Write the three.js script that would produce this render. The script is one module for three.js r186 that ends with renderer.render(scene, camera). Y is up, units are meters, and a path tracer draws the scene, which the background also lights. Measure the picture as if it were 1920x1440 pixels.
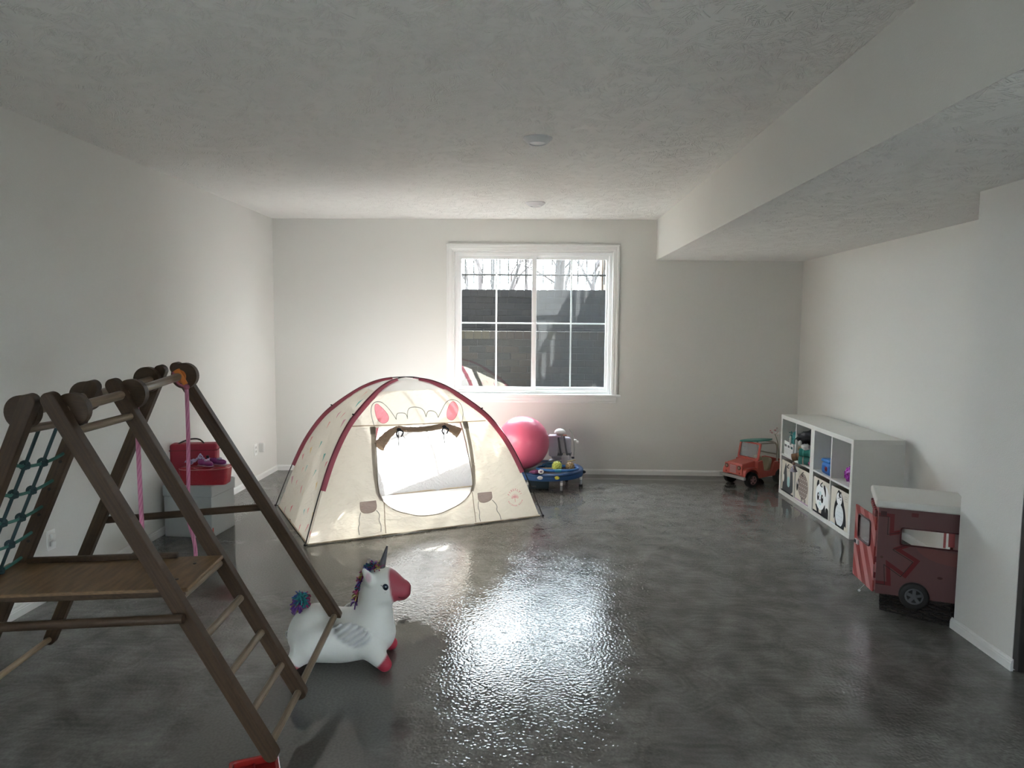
import * as THREE from 'three';
import { RoundedBoxGeometry } from 'three/addons/geometries/RoundedBoxGeometry.js';
import { mergeGeometries, mergeVertices, toCreasedNormals } from 'three/addons/utils/BufferGeometryUtils.js';
import { MarchingCubes } from 'three/addons/objects/MarchingCubes.js';
import { createNoise2D, createNoise3D } from 'simplex-noise';

// ---------------------------------------------------------------- camera, sky, sun, exposure
const scene = new THREE.Scene();
const R = THREE.MathUtils.degToRad;
const camera = new THREE.PerspectiveCamera(2 * Math.atan(720 / 1320) * 180 / Math.PI, 4 / 3, 0.05, 300);
camera.position.set(0, 1.61, 0);
camera.rotation.set(R(-4.75), R(1.55), R(0.45), 'YXZ');
const renderer = new THREE.WebGLRenderer({ antialias: true });
renderer.toneMapping = THREE.LinearToneMapping;
renderer.toneMappingExposure = 2.3;
renderer.shadowMap.enabled = true;
scene.background = new THREE.Color().setRGB(0.80, 0.90, 1.0);
scene.backgroundIntensity = 18;
const sun = new THREE.DirectionalLight(new THREE.Color().setRGB(1.0, 0.97, 0.92), 48);
sun.position.set(0.50 * 12, 1.6 + 0.82 * 12, -7.6 - 12);
sun.target.position.set(0, 1.6, -7.6);
sun.castShadow = true; sun.shadow.mapSize.set(4096, 4096);
Object.assign(sun.shadow.camera, { left: -8, right: 8, top: 8, bottom: -8, near: 0.5, far: 45 });
sun.shadow.bias = -0.0005;
scene.add(sun, sun.target);

// ---------------------------------------------------------------- helpers
const V = (x, y, z) => new THREE.Vector3(x, y, z);
function rng(s) { return () => { s |= 0; s = s + 0x6D2B79F5 | 0; let t = Math.imul(s ^ s >>> 15, 1 | s); t = t + Math.imul(t ^ t >>> 7, 61 | t) ^ t; return ((t ^ t >>> 14) >>> 0) / 4294967296; }; }
const n2 = createNoise2D(rng(11)), n3 = createNoise3D(rng(23));
const clamp = (x, a = 0, b = 1) => Math.min(b, Math.max(a, x)), sstep = (a, b, x) => { const t = clamp((x - a) / (b - a)); return t * t * (3 - 2 * t); }, lerp = (a, b, t) => a + (b - a) * t;
const taken = new Map();
function numbered(n) { const k = taken.get(n) || 0; taken.set(n, k + 1); return k ? n + '_' + String(k).padStart(3, '0') : n; }
function lin(r, g, b) { return new THREE.Color().setRGB(r, g, b); }
function mat(color, roughness = 0.6, more = {}) {
  const c = color.isColor ? color : Array.isArray(color) ? lin(...color) : new THREE.Color(color);
  return new THREE.MeshPhysicalMaterial({ color: c, roughness, side: THREE.DoubleSide, ...more });
}
function prep(g) { g = g.index ? g.toNonIndexed() : g; for (const k of Object.keys(g.attributes)) if (!['position', 'normal', 'uv'].includes(k)) g.deleteAttribute(k); if (!g.attributes.uv) g.setAttribute('uv', new THREE.BufferAttribute(new Float32Array(g.attributes.position.count * 2), 2)); if (!g.attributes.normal) g.computeVertexNormals(); return g; }
function merge(list) { list = list.flat(9).filter(Boolean); return list.length === 1 ? list[0] : mergeGeometries(list.map(prep)); }
function mesh(name, geo, m, parent) {
  const g = Array.isArray(geo) ? merge(geo) : geo;
  const o = new THREE.Mesh(g, m); o.castShadow = o.receiveShadow = true;
  o.name = parent ? name : numbered(name);
  (parent || scene).add(o); return o;
}
function thing(name, label, category, pos = [0, 0, 0], turn = 0, group) {
  const o = new THREE.Group(); o.name = numbered(name); scene.add(o);
  o.position.set(...pos); o.rotation.y = turn; o.userData = { label, category };
  if (group) o.userData.group = group; return o;
}
function tag(o, label, category, group) { o.userData = { ...o.userData, label, category }; if (group) o.userData.group = group; return o; }
function struct(name, geo, m, label) { const o = mesh(name, geo, m); o.userData.kind = 'structure'; if (label) { o.userData.label = label; } return o; }
function structGroup(name, label) { const o = new THREE.Group(); o.name = name; scene.add(o); o.userData = { kind: 'structure', label }; return o; }
function box(w, h, d, x = 0, y = 0, z = 0) { return new THREE.BoxGeometry(w, h, d).translate(x, y, z); }
function rbox(w, h, d, x = 0, y = 0, z = 0, r = 0.004, s = 2) { return new RoundedBoxGeometry(w, h, d, s, Math.min(r, w / 2.01, h / 2.01, d / 2.01)).translate(x, y, z); }
function bx(x0, x1, y0, y1, z0, z1) { return box(x1 - x0, y1 - y0, z1 - z0, (x0 + x1) / 2, (y0 + y1) / 2, (z0 + z1) / 2); }
function rbx(x0, x1, y0, y1, z0, z1, r = 0.004, s = 2) { return rbox(x1 - x0, y1 - y0, z1 - z0, (x0 + x1) / 2, (y0 + y1) / 2, (z0 + z1) / 2, r, s); }
function between(g, a, b) { const d = b.clone().sub(a), q = new THREE.Quaternion().setFromUnitVectors(V(0, 1, 0), d.clone().normalize()); return g.applyMatrix4(new THREE.Matrix4().compose(a.clone().add(b).multiplyScalar(0.5), q, V(1, 1, 1))); }
function rod(a, b, r, seg = 12, r2 = r) { return between(new THREE.CylinderGeometry(r2, r, a.distanceTo(b), seg), a, b); }
function bar(a, b, w, t, across, rad = 0.004) { // rectangular bar from a to b; 'across' = direction of w
  const y = b.clone().sub(a), L = y.length(); y.normalize(); const x = across.clone().addScaledVector(y, -across.dot(y)).normalize(), z = x.clone().cross(y);
  const g = new RoundedBoxGeometry(w, L, t, 2, Math.min(rad, t / 2.1));
  return g.applyMatrix4(new THREE.Matrix4().makeBasis(x, y, z).setPosition(a.clone().add(b).multiplyScalar(0.5)));
}
function tube(pts, r, seg = 24, rad = 8, closed = false) { return new THREE.TubeGeometry(new THREE.CatmullRomCurve3(pts, closed), seg, r, rad, closed); }
function lathe(pts, seg = 24) { return new THREE.LatheGeometry(pts.map((p) => new THREE.Vector2(p[0], p[1])), seg); }
function ball(r, x = 0, y = 0, z = 0, sx = 1, sy = 1, sz = 1, a = 20, b = 14) { return new THREE.SphereGeometry(r, a, b).scale(sx, sy, sz).translate(x, y, z); }
function extr(shape, depth, bevel = 0, steps = 10) { return new THREE.ExtrudeGeometry(shape, { depth, bevelEnabled: bevel > 0, bevelThickness: bevel, bevelSize: bevel, bevelOffset: -bevel, bevelSegments: 2, curveSegments: steps }); }
function poly(pts) { return new THREE.Shape(pts.map((p) => new THREE.Vector2(p[0], p[1]))); }
function rrect(x0, y0, x1, y1, r) { const s = new THREE.Shape(); s.moveTo(x0 + r, y0); s.lineTo(x1 - r, y0); s.quadraticCurveTo(x1, y0, x1, y0 + r); s.lineTo(x1, y1 - r); s.quadraticCurveTo(x1, y1, x1 - r, y1); s.lineTo(x0 + r, y1); s.quadraticCurveTo(x0, y1, x0, y1 - r); s.lineTo(x0, y0 + r); s.quadraticCurveTo(x0, y0, x0 + r, y0); return s; }
function floatTex(w, h, f) { const d = new Float32Array(w * h * 4); for (let y = 0, k = 0; y < h; y++) for (let x = 0; x < w; x++, k += 4) { d[k] = d[k + 1] = d[k + 2] = f(x, y); d[k + 3] = 1; } const t = new THREE.DataTexture(d, w, h, THREE.RGBAFormat, THREE.FloatType); t.magFilter = THREE.LinearFilter; t.wrapS = t.wrapT = THREE.RepeatWrapping; t.needsUpdate = true; return t; }
function byteTex(w, h, f, srgb = false) { const d = new Uint8Array(w * h * 4); for (let y = 0, k = 0; y < h; y++) for (let x = 0; x < w; x++, k += 4) { const c = f(x, y); d[k] = clamp(c[0], 0, 255); d[k + 1] = clamp(c[1], 0, 255); d[k + 2] = clamp(c[2], 0, 255); d[k + 3] = 255; } const t = new THREE.DataTexture(d, w, h); t.magFilter = THREE.LinearFilter; t.wrapS = t.wrapT = THREE.RepeatWrapping; if (srgb) t.colorSpace = THREE.SRGBColorSpace; t.needsUpdate = true; return t; }
function canvasTex(w, h, draw) { const c = document.createElement('canvas'); c.width = w; c.height = h; const g = c.getContext('2d'); draw(g, w, h); const t = new THREE.CanvasTexture(c); t.colorSpace = THREE.SRGBColorSpace; t.magFilter = THREE.LinearFilter; return t; }
function uvWorld(g, s = 1) { // box-mapped uv in metres
  const p = g.attributes.position, n = g.attributes.normal, uv = new Float32Array(p.count * 2);
  for (let i = 0; i < p.count; i++) { const ax = Math.abs(n.getX(i)), ay = Math.abs(n.getY(i)), az = Math.abs(n.getZ(i)); const [u, v] = ay >= ax && ay >= az ? [p.getX(i), p.getZ(i)] : ax >= az ? [p.getZ(i), p.getY(i)] : [p.getX(i), p.getY(i)]; uv[i * 2] = u * s; uv[i * 2 + 1] = v * s; }
  g.setAttribute('uv', new THREE.BufferAttribute(uv, 2)); return g;
}
// tileable noise helper: value on a torus
function tnoise(u, v, f, seed = 0) { const a = u * 2 * Math.PI, b = v * 2 * Math.PI, k = f / (2 * Math.PI); return n3(Math.cos(a) * k + seed, Math.sin(a) * k + Math.cos(b) * k, Math.sin(b) * k - seed); }

// ---------------------------------------------------------------- room shell
const XL = -2.795, XR = 2.865, ZB = -7.6, ZF = 1.2, H = 2.735, SOF = 2.312, SX = 1.315, HX = 3.4;
const peel = floatTex(512, 512, (x, y) => 0.5 + 0.3 * tnoise(x / 512, y / 512, 60, 3) + 0.2 * tnoise(x / 512, y / 512, 120, 7));
const M = {
  wall: mat([0.72, 0.71, 0.675], 0.62, { bumpMap: peel, bumpScale: 0.0006 }),
  trim: mat([0.80, 0.80, 0.78], 0.35),
  vinyl: mat([0.84, 0.85, 0.85], 0.3),
};
{ // slap-brush ceiling texture
  const S = 1024, cv = document.createElement('canvas'); cv.width = cv.height = S; const g = cv.getContext('2d'), r = rng(5);
  g.fillStyle = '#808080'; g.fillRect(0, 0, S, S); g.lineCap = 'round';
  for (let i = 0; i < 900; i++) {
    const x = r() * S, y = r() * S, a = r() * 6.28, n = 5 + r() * 7 | 0, L = 24 + r() * 50;
    for (let k = 0; k < n; k++) {
      const o = (k - n / 2) * (3.5 + r() * 2), b = a + (r() - 0.5) * 0.5, v = r() < 0.5 ? 90 + r() * 30 : 140 + r() * 60 | 0;
      g.strokeStyle = `rgba(${v | 0},${v | 0},${v | 0},0.7)`; g.lineWidth = 1.5 + r() * 2.5;
      for (const dx of [-S, 0, S]) for (const dy of [-S, 0, S]) { const cx = x + dx - Math.sin(a) * o, cy = y + dy + Math.cos(a) * o; if (cx < -90 || cx > S + 90 || cy < -90 || cy > S + 90) continue; g.beginPath(); g.moveTo(cx, cy); g.quadraticCurveTo(cx + Math.cos(a) * L / 2, cy + Math.sin(a) * L / 2, cx + Math.cos(b) * L, cy + Math.sin(b) * L); g.stroke(); }
    }
  }
  const im = g.getImageData(0, 0, S, S).data;
  M.ceilBump = floatTex(S, S, (x, y) => im[(y * S + x) * 4] / 255);
  M.ceilBump.repeat.set(1 / 1.3, 1 / 1.3);
  M.ceiling = mat([0.88, 0.87, 0.84], 0.75, { bumpMap: M.ceilBump, bumpScale: 0.018 });
}
// floor: sealed grey concrete under a thin film of water
const FX0 = XL, FX1 = XR + 0.1, FZ0 = ZB, FZ1 = -1.2;
const puddles = [[-0.92, -2.72, 0.40, 0.52], [-1.75, -4.55, 0.62, 0.55], [-2.2, -5.9, 0.5, 0.9], [2.3, -5.7, 0.22, 1.1], [0.5, -7.35, 2.4, 0.22], [-0.75, -3.35, 0.36, 0.34], [0.2, -6.3, 0.5, 0.4]];
function wet(x, z) { // 0 in smooth standing water, 1 where the surface is stippled
  let s = 9; for (const [px, pz, rx, rz] of puddles) { const d = Math.hypot((x - px) / rx, (z - pz) / rz); if (d < s) s = d; }
  s += 0.20 * n2(x * 3.1, z * 3.1) + 0.10 * n2(x * 11, z * 11) + 0.03 * n2(x * 30, z * 30);
  return sstep(0.92, 1.12, s);
}
{
  const S = 2048, W = FX1 - FX0, D = FZ1 - FZ0, r = rng(77), cell = 0.0105, nx = Math.ceil(W / cell) + 2, nz = Math.ceil(D / cell) + 2, jit = new Float32Array(nx * nz * 4);
  for (let i = 0; i < jit.length; i++) jit[i] = r();
  const hgt = new Float32Array(S * S), rough = new Float32Array(S * S), tone = new Float32Array(S * S);
  for (let j = 0; j < S; j++) for (let i = 0; i < S; i++) {
    const x = FX0 + (i + 0.5) / S * W, z = FZ0 + (j + 0.5) / S * D, k = j * S + i;
    const w = wet(x, z), coarse = 0.5 + 0.5 * n2(x * 0.9 + 5, z * 0.9), mid = n2(x * 4.2, z * 4.2 + 9);
    const dry = sstep(-0.9, -1.9, x) * sstep(-3.6, -2.6, z);
    let h = 0; const cx = Math.floor((x - FX0) / cell), cz = Math.floor((z - FZ0) / cell);
    for (let b = -1; b <= 1; b++) for (let a = -1; a <= 1; a++) { const ii = cx + a, jj = cz + b; if (ii < 0 || jj < 0 || ii >= nx || jj >= nz) continue; const q = (jj * nx + ii) * 4, px = (ii + jit[q]) * cell, pz = (jj + jit[q + 1]) * cell, d = Math.hypot(x - FX0 - px, z - FZ0 - pz), rr = cell * (0.55 + 0.5 * jit[q + 2]); if (d < rr) h = Math.max(h, (0.45 + 0.55 * jit[q + 3]) * (1 - (d / rr) ** 2)); }
    const amp = w * (0.35 + 0.65 * coarse) * (1 - 0.55 * dry) * (0.8 + 0.35 * mid);
    hgt[k] = h * amp + 0.25 * w * n2(x * 40, z * 40) + 0.05 * n2(x * 6, z * 6);
    const broom = n2(x * 9 + 3 * n2(x * 1.3, z * 1.3), z * 30);
    rough[k] = lerp(0.045, 0.065 + 0.025 * mid + 0.14 * dry, w);
    tone[k] = 1 + 0.12 * mid * w + 0.10 * (coarse - 0.5) + 0.07 * n2(x * 2.2 + 40, z * 6 + 2 * n2(x * 3, z * 3)) * w + 0.06 * broom * w + 0.06 * n2(x * 60, z * 60);
  }
  const ht = floatTex(S, S, (x, y) => hgt[y * S + x]), rt = byteTex(S, S, (x, y) => { const v = rough[y * S + x] * 500; return [v, v, v]; });
  const ct = byteTex(S, S, (x, y) => { const v = tone[y * S + x]; return [122 * v, 121 * v, 119 * v]; }, true);
  for (const t of [ht, rt, ct]) t.wrapS = t.wrapT = THREE.MirroredRepeatWrapping;
  M.floor = mat([0.66, 0.65, 0.62], 0.51, { map: ct, roughnessMap: rt, bumpMap: ht, bumpScale: 0.0013, ior: 1.45 });
  const fl = bx(XL - 0.2, HX, -0.2, 0, ZB, ZF), p = fl.attributes.position, uv = fl.attributes.uv;
  for (let i = 0; i < p.count; i++) uv.setXY(i, (p.getX(i) - FX0) / W, (p.getZ(i) - FZ0) / D);
  struct('floor', fl, M.floor, 'wet grey concrete floor with puddles');
}
struct('ceiling', uvWorld(bx(XL - 0.2, HX, H, H + 0.2, ZB - 0.25, ZF)), M.ceiling, 'brush textured off white ceiling');
struct('wall_right', uvWorld(bx(XR, XR + 0.2, 0, H, ZB, -3.5), 2), M.wall, 'plain light greige wall behind the cube shelf');
struct('wall_stub', uvWorld(bx(2.29, HX, 0, SOF + 0.1, -3.74, -3.28), 2), M.wall, 'short wall end at the right edge');
struct('wall_front', uvWorld(bx(XL - 0.2, HX + 0.2, 0, H, ZF, ZF + 0.2), 2), M.wall);
// two unseen glazed doors, added to let in fill light for the foreground
function fillDoor(name, wallName, x0, x1, za, zb, a, b, label, wallLabel) {
  const lo = 0.04, hi = 1.70, xm = (x0 + x1) / 2;
  struct(wallName, uvWorld(merge([bx(x0, x1, 0, H, za, a), bx(x0, x1, 0, H, b, zb), bx(x0, x1, 0, lo, a, b), bx(x0, x1, hi, H, a, b)]), 2), M.wall, wallLabel);
  const w = structGroup(name, label), mid = (a + b) / 2;
  for (const [z0, z1] of [[a, mid], [mid, b]]) {
    mesh('fill_door_frame', [bx(xm - 0.025, xm + 0.025, lo, hi, z0, z0 + 0.07), bx(xm - 0.025, xm + 0.025, lo, hi, z1 - 0.07, z1), bx(xm - 0.025, xm + 0.025, lo, lo + 0.1, z0 + 0.07, z1 - 0.07), bx(xm - 0.025, xm + 0.025, hi - 0.07, hi, z0 + 0.07, z1 - 0.07)], M.vinyl, w);
    mesh('glass_pane', bx(xm - 0.001, xm + 0.001, lo + 0.09, hi - 0.06, z0 + 0.06, z1 - 0.06), mat([0.97, 0.99, 0.985], 0.0, { transmission: 1, thickness: 0, ior: 1.5 }), w);
  }
}
fillDoor('fill_door_1', 'wall_hall', HX, HX + 0.2, -3.6, ZF, 0.0, 1.0, 'added glazed door in the hall, unseen, giving fill light', 'hall wall beyond the right edge');  // added opening, brightens the near left wall
fillDoor('fill_door_2', 'wall_left', XL - 0.2, XL, ZB, ZF, 0.1, 1.0, 'added glazed door in the left wall, unseen, giving fill light', 'plain light greige wall on the left');  // added opening, brightens the side of the soffit
struct('ground_beside', merge([bx(HX + 0.2, 30, -0.4, -0.05, -6, 30), bx(-30, XL - 0.2, -0.4, -0.05, -6, 30)]), mat([0.2, 0.19, 0.17], 1), 'paving beside the house');
{ // soffit: painted sides, textured underside
  const side = uvWorld(bx(SX, SX + 0.012, SOF, H, ZB, ZF), 2), under = uvWorld(bx(SX + 0.001, HX, SOF - 0.001, SOF + 0.06, ZB, ZF));
  const s = structGroup('ceiling_soffit', 'dropped soffit running along the right side of the ceiling');
  mesh('side_face', side, M.wall, s); mesh('underside', under, M.ceiling, s);
}
const WX0 = -0.845, WX1 = 0.872, WY0 = 0.872, WY1 = 2.405, WT = 0.24;
{
  const z0 = ZB - WT, z1 = ZB;
  struct('wall_back', uvWorld(merge([bx(XL - 0.2, WX0, -0.2, H + 0.2, z0, z1), bx(WX1, HX, -0.2, H + 0.2, z0, z1), bx(WX0, WX1, -0.2, WY0, z0, z1), bx(WX0, WX1, WY1, H + 0.2, z0, z1)]), 2), M.wall, 'back wall with the window');
}
function baseboard(name, a, b, n) { // a->b along the wall, n = direction into the room
  const d = b.clone().sub(a), L = d.length(); d.normalize();
  const sh = poly([[0, 0], [0.013, 0], [0.013, 0.038], [0.011, 0.041], [0.011, 0.047], [0.006, 0.052], [0.004, 0.058], [0, 0.058]]);
  const g = extr(sh, L); g.applyMatrix4(new THREE.Matrix4().makeBasis(n, V(0, 1, 0), n.clone().cross(V(0, 1, 0))).setPosition(n.clone().cross(V(0, 1, 0)).dot(d) > 0 ? a : b));
  return struct(name, g, M.trim, 'low white baseboard');
}
baseboard('baseboard_left', V(XL, 0, ZB), V(XL, 0, 0.1), V(1, 0, 0));
baseboard('baseboard_back', V(XL + 0.013, 0, ZB), V(XR, 0, ZB), V(0, 0, 1));
baseboard('baseboard_right', V(XR, 0, ZB), V(XR, 0, -3.74), V(-1, 0, 0));
baseboard('baseboard_stub', V(2.29, 0, -3.753), V(2.29, 0, -3.267), V(-1, 0, 0));
baseboard('baseboard_hall', V(3.1, 0, -3.28), V(HX, 0, -3.28), V(0, 0, 1));

// ---------------------------------------------------------------- window
{
  const w = structGroup('window_1', 'white sliding window with grids, casing and sill');
  const cz = ZB, T = 0.02, prof = (L) => { const sh = poly([[0, 0], [0.072, 0], [0.072, 0.018], [0.062, 0.022], [0.05, 0.022], [0.046, 0.017], [0.02, 0.015], [0.014, 0.011], [0.004, 0.010], [0, 0.006]]); return extr(sh, L); };
  // casing: profile runs from the inner edge outward
  const put = (L, ex, ez, at) => prof(L).applyMatrix4(new THREE.Matrix4().makeBasis(ex, V(0, 0, 1), ez).setPosition(at));
  const B = [-0.917, 0.928, 2.477];
  mesh('casing', put(B[2] - WY0, V(-1, 0, 0), V(0, 1, 0), V(WX0, WY0, cz)), M.trim, w);
  mesh('casing', put(B[2] - WY0, V(1, 0, 0), V(0, -1, 0), V(WX1 - 0.012, B[2], cz)), M.trim, w);
  mesh('casing', put(B[1] - B[0] - 0.001, V(0, 1, 0), V(1, 0, 0), V(B[0], WY1, cz + 0.001)), M.trim, w);
  mesh('window_stool', [rbx(-0.955, 0.965, 0.85, 0.874, ZB, ZB + 0.055, 0.006), bx(WX0, WX1, 0.85, 0.8725, ZB - 0.06, ZB)], M.trim, w);
  mesh('apron', put(1.83, V(0, -1, 0), V(-1, 0, 0), V(0.92, 0.851, cz)), M.trim, w);
  // jamb extension
  mesh('jamb', [bx(WX0, WX0 + 0.012, WY0, WY1, ZB - 0.07, ZB), bx(WX1 - 0.012, WX1, WY0, WY1, ZB - 0.07, ZB), bx(WX0 + 0.012, WX1 - 0.012, WY1 - 0.012, WY1, ZB - 0.07, ZB)], M.trim, w);
  // vinyl frame
  const fz0 = ZB - 0.15, fz1 = ZB - 0.055, x0 = WX0 + 0.012, x1 = WX1 - 0.012, y0 = WY0, y1 = WY1 - 0.012, f = 0.034;
  mesh('frame', [rbx(x0, x0 + f, y0, y1, fz0, fz1), rbx(x1 - f, x1, y0, y1, fz0, fz1), rbx(x0 + f - 0.003, x1 - f + 0.003, y1 - f, y1, fz0 + 0.001, fz1 - 0.001), rbx(x0 + f - 0.003, x1 - f + 0.003, y0, y0 + f, fz0 + 0.001, fz1 - 0.001)], M.vinyl, w);
  const glass = mat([0.97, 0.99, 0.985], 0.0, { transmission: 1, thickness: 0, ior: 1.5 });
  const sash = (a, b, lo, hi, zc, sw, mx, gy) => {
    const s = new THREE.Group(); s.name = 'sash'; w.add(s);
    mesh('stile', rbx(a, a + sw[0], lo, hi, zc - 0.016, zc + 0.016), M.vinyl, s); mesh('stile', rbx(b - sw[1], b, lo, hi, zc - 0.016, zc + 0.016), M.vinyl, s);
    mesh('rail', rbx(a, b, lo, lo + sw[2], zc - 0.0155, zc + 0.0155), M.vinyl, s); mesh('rail', rbx(a, b, hi - sw[2], hi, zc - 0.0155, zc + 0.0155), M.vinyl, s);
    mesh('glass_pane', bx(a + 0.02, b - 0.02, lo + 0.02, hi - 0.02, zc - 0.0005, zc + 0.0005).scale(1, 1, 1), glass, s);
    mesh('muntin', rbx(mx - 0.008, mx + 0.008, lo + 0.02, hi - 0.02, zc - 0.007, zc - 0.001, 0.002), M.vinyl, s);
    mesh('muntin', rbx(a + 0.02, b - 0.02, gy - 0.008, gy + 0.008, zc - 0.0068, zc - 0.0012, 0.002), M.vinyl, s);
  };
  // left sash slides in front of the right one
  sash(x0 + f - 0.005, 0.05, y0 + f - 0.004, y1 - f + 0.004, ZB - 0.082, [0.04, 0.05, 0.04], -0.385, 1.635);
  sash(0.0, x1 - f + 0.005, y0 + f - 0.004, y1 - f + 0.004, ZB - 0.122, [0.05, 0.03, 0.04], 0.428, 1.635);
  mesh('sash_lock', [rbox(0.035, 0.012, 0.02, 0.022, 1.64, ZB - 0.062, 0.004), rbox(0.012, 0.03, 0.014, 0.03, 1.64, ZB - 0.058, 0.004)], M.vinyl, w);
  // insect screen outside the right sash
  const sc = mat([0.04, 0.042, 0.044], 1.0, { transmission: 0.6, thickness: 0, transparent: true, opacity: 0.30 });
  const s = mesh('insect_screen', new THREE.PlaneGeometry(x1 - f + 0.01 - 0.03, y1 - y0 - 2 * f + 0.01).translate((0.03 + x1 - f + 0.01) / 2, (y0 + y1) / 2, ZB - 0.158), sc, w);
}

// ---------------------------------------------------------------- outside the window
const YG = 2.08; // garden level
{
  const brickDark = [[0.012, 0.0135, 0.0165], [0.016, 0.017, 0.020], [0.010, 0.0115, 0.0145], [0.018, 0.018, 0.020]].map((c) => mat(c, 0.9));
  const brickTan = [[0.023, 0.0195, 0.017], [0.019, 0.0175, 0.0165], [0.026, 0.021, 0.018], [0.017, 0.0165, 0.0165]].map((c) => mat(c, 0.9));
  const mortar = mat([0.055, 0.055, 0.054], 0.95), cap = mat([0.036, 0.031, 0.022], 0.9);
  const bg = rbox(0.193, 0.073, 0.10, 0, 0, 0, 0.003, 1), half = rbox(0.093, 0.073, 0.10, 0, 0, 0, 0.003, 1), rl = rbox(0.092, 0.095, 0.13, 0, 0, 0, 0.004, 1);
  const wallOf = (name, label, x0, n, zf, ylo, rows, mats, capMat, seed, off) => {
    const w = structGroup(name, label), r = rng(seed), L = n * 0.2;
    mesh('mortar', bx(x0, x0 + L, ylo - 0.6, ylo + rows * 0.081, zf - 0.2, zf - 0.008), mortar, w);
    for (let j = 0; j < rows; j++) for (let i = 0; i < n; i++) {
      const sh = (j % 2) * 0.1;
      const b = mesh('brick', bg, mats[r() * 4 | 0], w); b.position.set(x0 + off + sh + (i + 0.5) * 0.2 - 0.05, ylo + (j + 0.5) * 0.081, zf - 0.05 + (r() - 0.5) * 0.004);
    }
    const yc = ylo + rows * 0.081;
    for (let i = 0; i < n * 2; i++) { const b = mesh('cap_brick', rl, capMat[r() * capMat.length | 0], w); b.position.set(x0 + (i + 0.5) * 0.1, yc + 0.0515, zf - 0.06 + (r() - 0.5) * 0.004); }
    mesh('cap_mortar', bx(x0, x0 + L, yc, yc + 0.093, zf - 0.118, zf - 0.003), mortar, w);
    return w;
  };
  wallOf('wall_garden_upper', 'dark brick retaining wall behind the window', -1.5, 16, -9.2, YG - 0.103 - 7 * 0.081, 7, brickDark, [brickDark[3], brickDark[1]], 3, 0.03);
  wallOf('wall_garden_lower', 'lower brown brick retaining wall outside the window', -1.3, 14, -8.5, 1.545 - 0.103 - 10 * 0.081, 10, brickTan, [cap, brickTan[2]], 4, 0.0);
  const soil = mat([0.10, 0.085, 0.065], 1.0), gravel = mat([0.16, 0.15, 0.14], 1.0);
  struct('well_floor', bx(-3, 4.4, 0.25, 0.4, -8.7, ZB - WT), gravel, 'gravel strip below the window');
  struct('terrace', bx(-1.3, 1.5, 1.2, 1.44, -9.21, -8.62), soil, 'planting strip between the two brick walls');
  struct('well_side', merge([bx(-1.9, -1.45, 0.2, YG, -9.4, ZB - WT), bx(1.7, 2.1, 0.2, YG, -9.4, ZB - WT)]), mortar, 'concrete cheeks of the window well');
  struct('garden_ground', bx(-60, 60, YG - 0.3, YG - 0.004, -90, -9.33), soil, 'bare winter ground beyond the retaining wall');
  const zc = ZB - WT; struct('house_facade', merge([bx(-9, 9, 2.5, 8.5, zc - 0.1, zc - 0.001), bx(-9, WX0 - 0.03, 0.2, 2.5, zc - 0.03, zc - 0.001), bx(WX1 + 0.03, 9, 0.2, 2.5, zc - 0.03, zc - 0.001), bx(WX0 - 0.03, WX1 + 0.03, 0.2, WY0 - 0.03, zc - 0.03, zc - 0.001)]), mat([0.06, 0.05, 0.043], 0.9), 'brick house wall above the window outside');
  // guard fence on the retaining wall
  const metal = mat([0.02, 0.021, 0.023], 0.5);
  const fz = -9.27, fe = thing('guard_fence', 'black metal picket guard fence seen through the top of the window', 'fence', [0, YG, fz]);
  mesh('rail', rbx(-1.6, 1.1, 0.175, 0.2, -0.013, 0.013), metal, fe); mesh('rail', rbx(-1.6, 1.1, 0.84, 0.875, -0.02, 0.02), metal, fe);
  const pg = box(0.014, 0.77, 0.014, 0, 0.455, 0);
  for (let i = 0; i < 24; i++) { const p = mesh('picket', pg, metal, fe); p.position.x = -1.55 + i * 0.113; }
  for (const px of [-1.6, 1.12]) mesh('post', rbx(px - 0.04, px + 0.04, -0.02, 0.98, -0.04, 0.04, 0.006), metal, fe);
  // stair from the garden up to a deck
  const wood = mat([0.13, 0.10, 0.075], 0.85);
  const st = thing('deck_stair', 'wooden deck stair rising to the right outside the window', 'stair', [0.99, YG, -9.92]);
  const t = V(0.31, 0, 0.95), side = V(0.95, 0, -0.31), run = 1.40, rise = 1.05, P = (s, o, y) => t.clone().multiplyScalar(run * s).addScaledVector(side, o).add(V(0, rise * s + y, 0));
  for (const o of [0, 0.9]) {
    mesh('stringer', bar(P(-0.05, o, 0.08), P(1, o, 0.08), 0.24, 0.04, V(0, 1, 0)), wood, st);
    mesh('handrail', bar(P(0, o, 0.62), P(1, o, 0.62), 0.035, 0.06, V(0, 1, 0)), wood, st);
    mesh('post', bar(P(0, o, -0.02), P(0, o, 0.72), 0.08, 0.08, side), wood, st);
    for (let i = 1; i < 12; i++) mesh('baluster', bar(P(i / 12, o, 0.15), P(i / 12, o, 0.61), 0.03, 0.03, side, 0.002), wood, st);
  }
  for (let i = 0; i < 6; i++) mesh('tread', bar(P(i / 6 + 0.08, -0.02, 0.03), P(i / 6 + 0.08, 0.92, 0.03), 0.24, 0.035, t), wood, st);
  for (const o of [0.03, 0.87]) { const g = extr(poly([[-0.05 * run, -0.08], [run, rise - 0.03], [run, -0.06], [-0.05 * run, -0.1]]), 0.02).applyMatrix4(new THREE.Matrix4().makeBasis(t.clone().normalize(), V(0, 1, 0), t.clone().normalize().cross(V(0, 1, 0))).setPosition(side.clone().multiplyScalar(o))); mesh('side_skirt', g, wood, st); }
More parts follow.
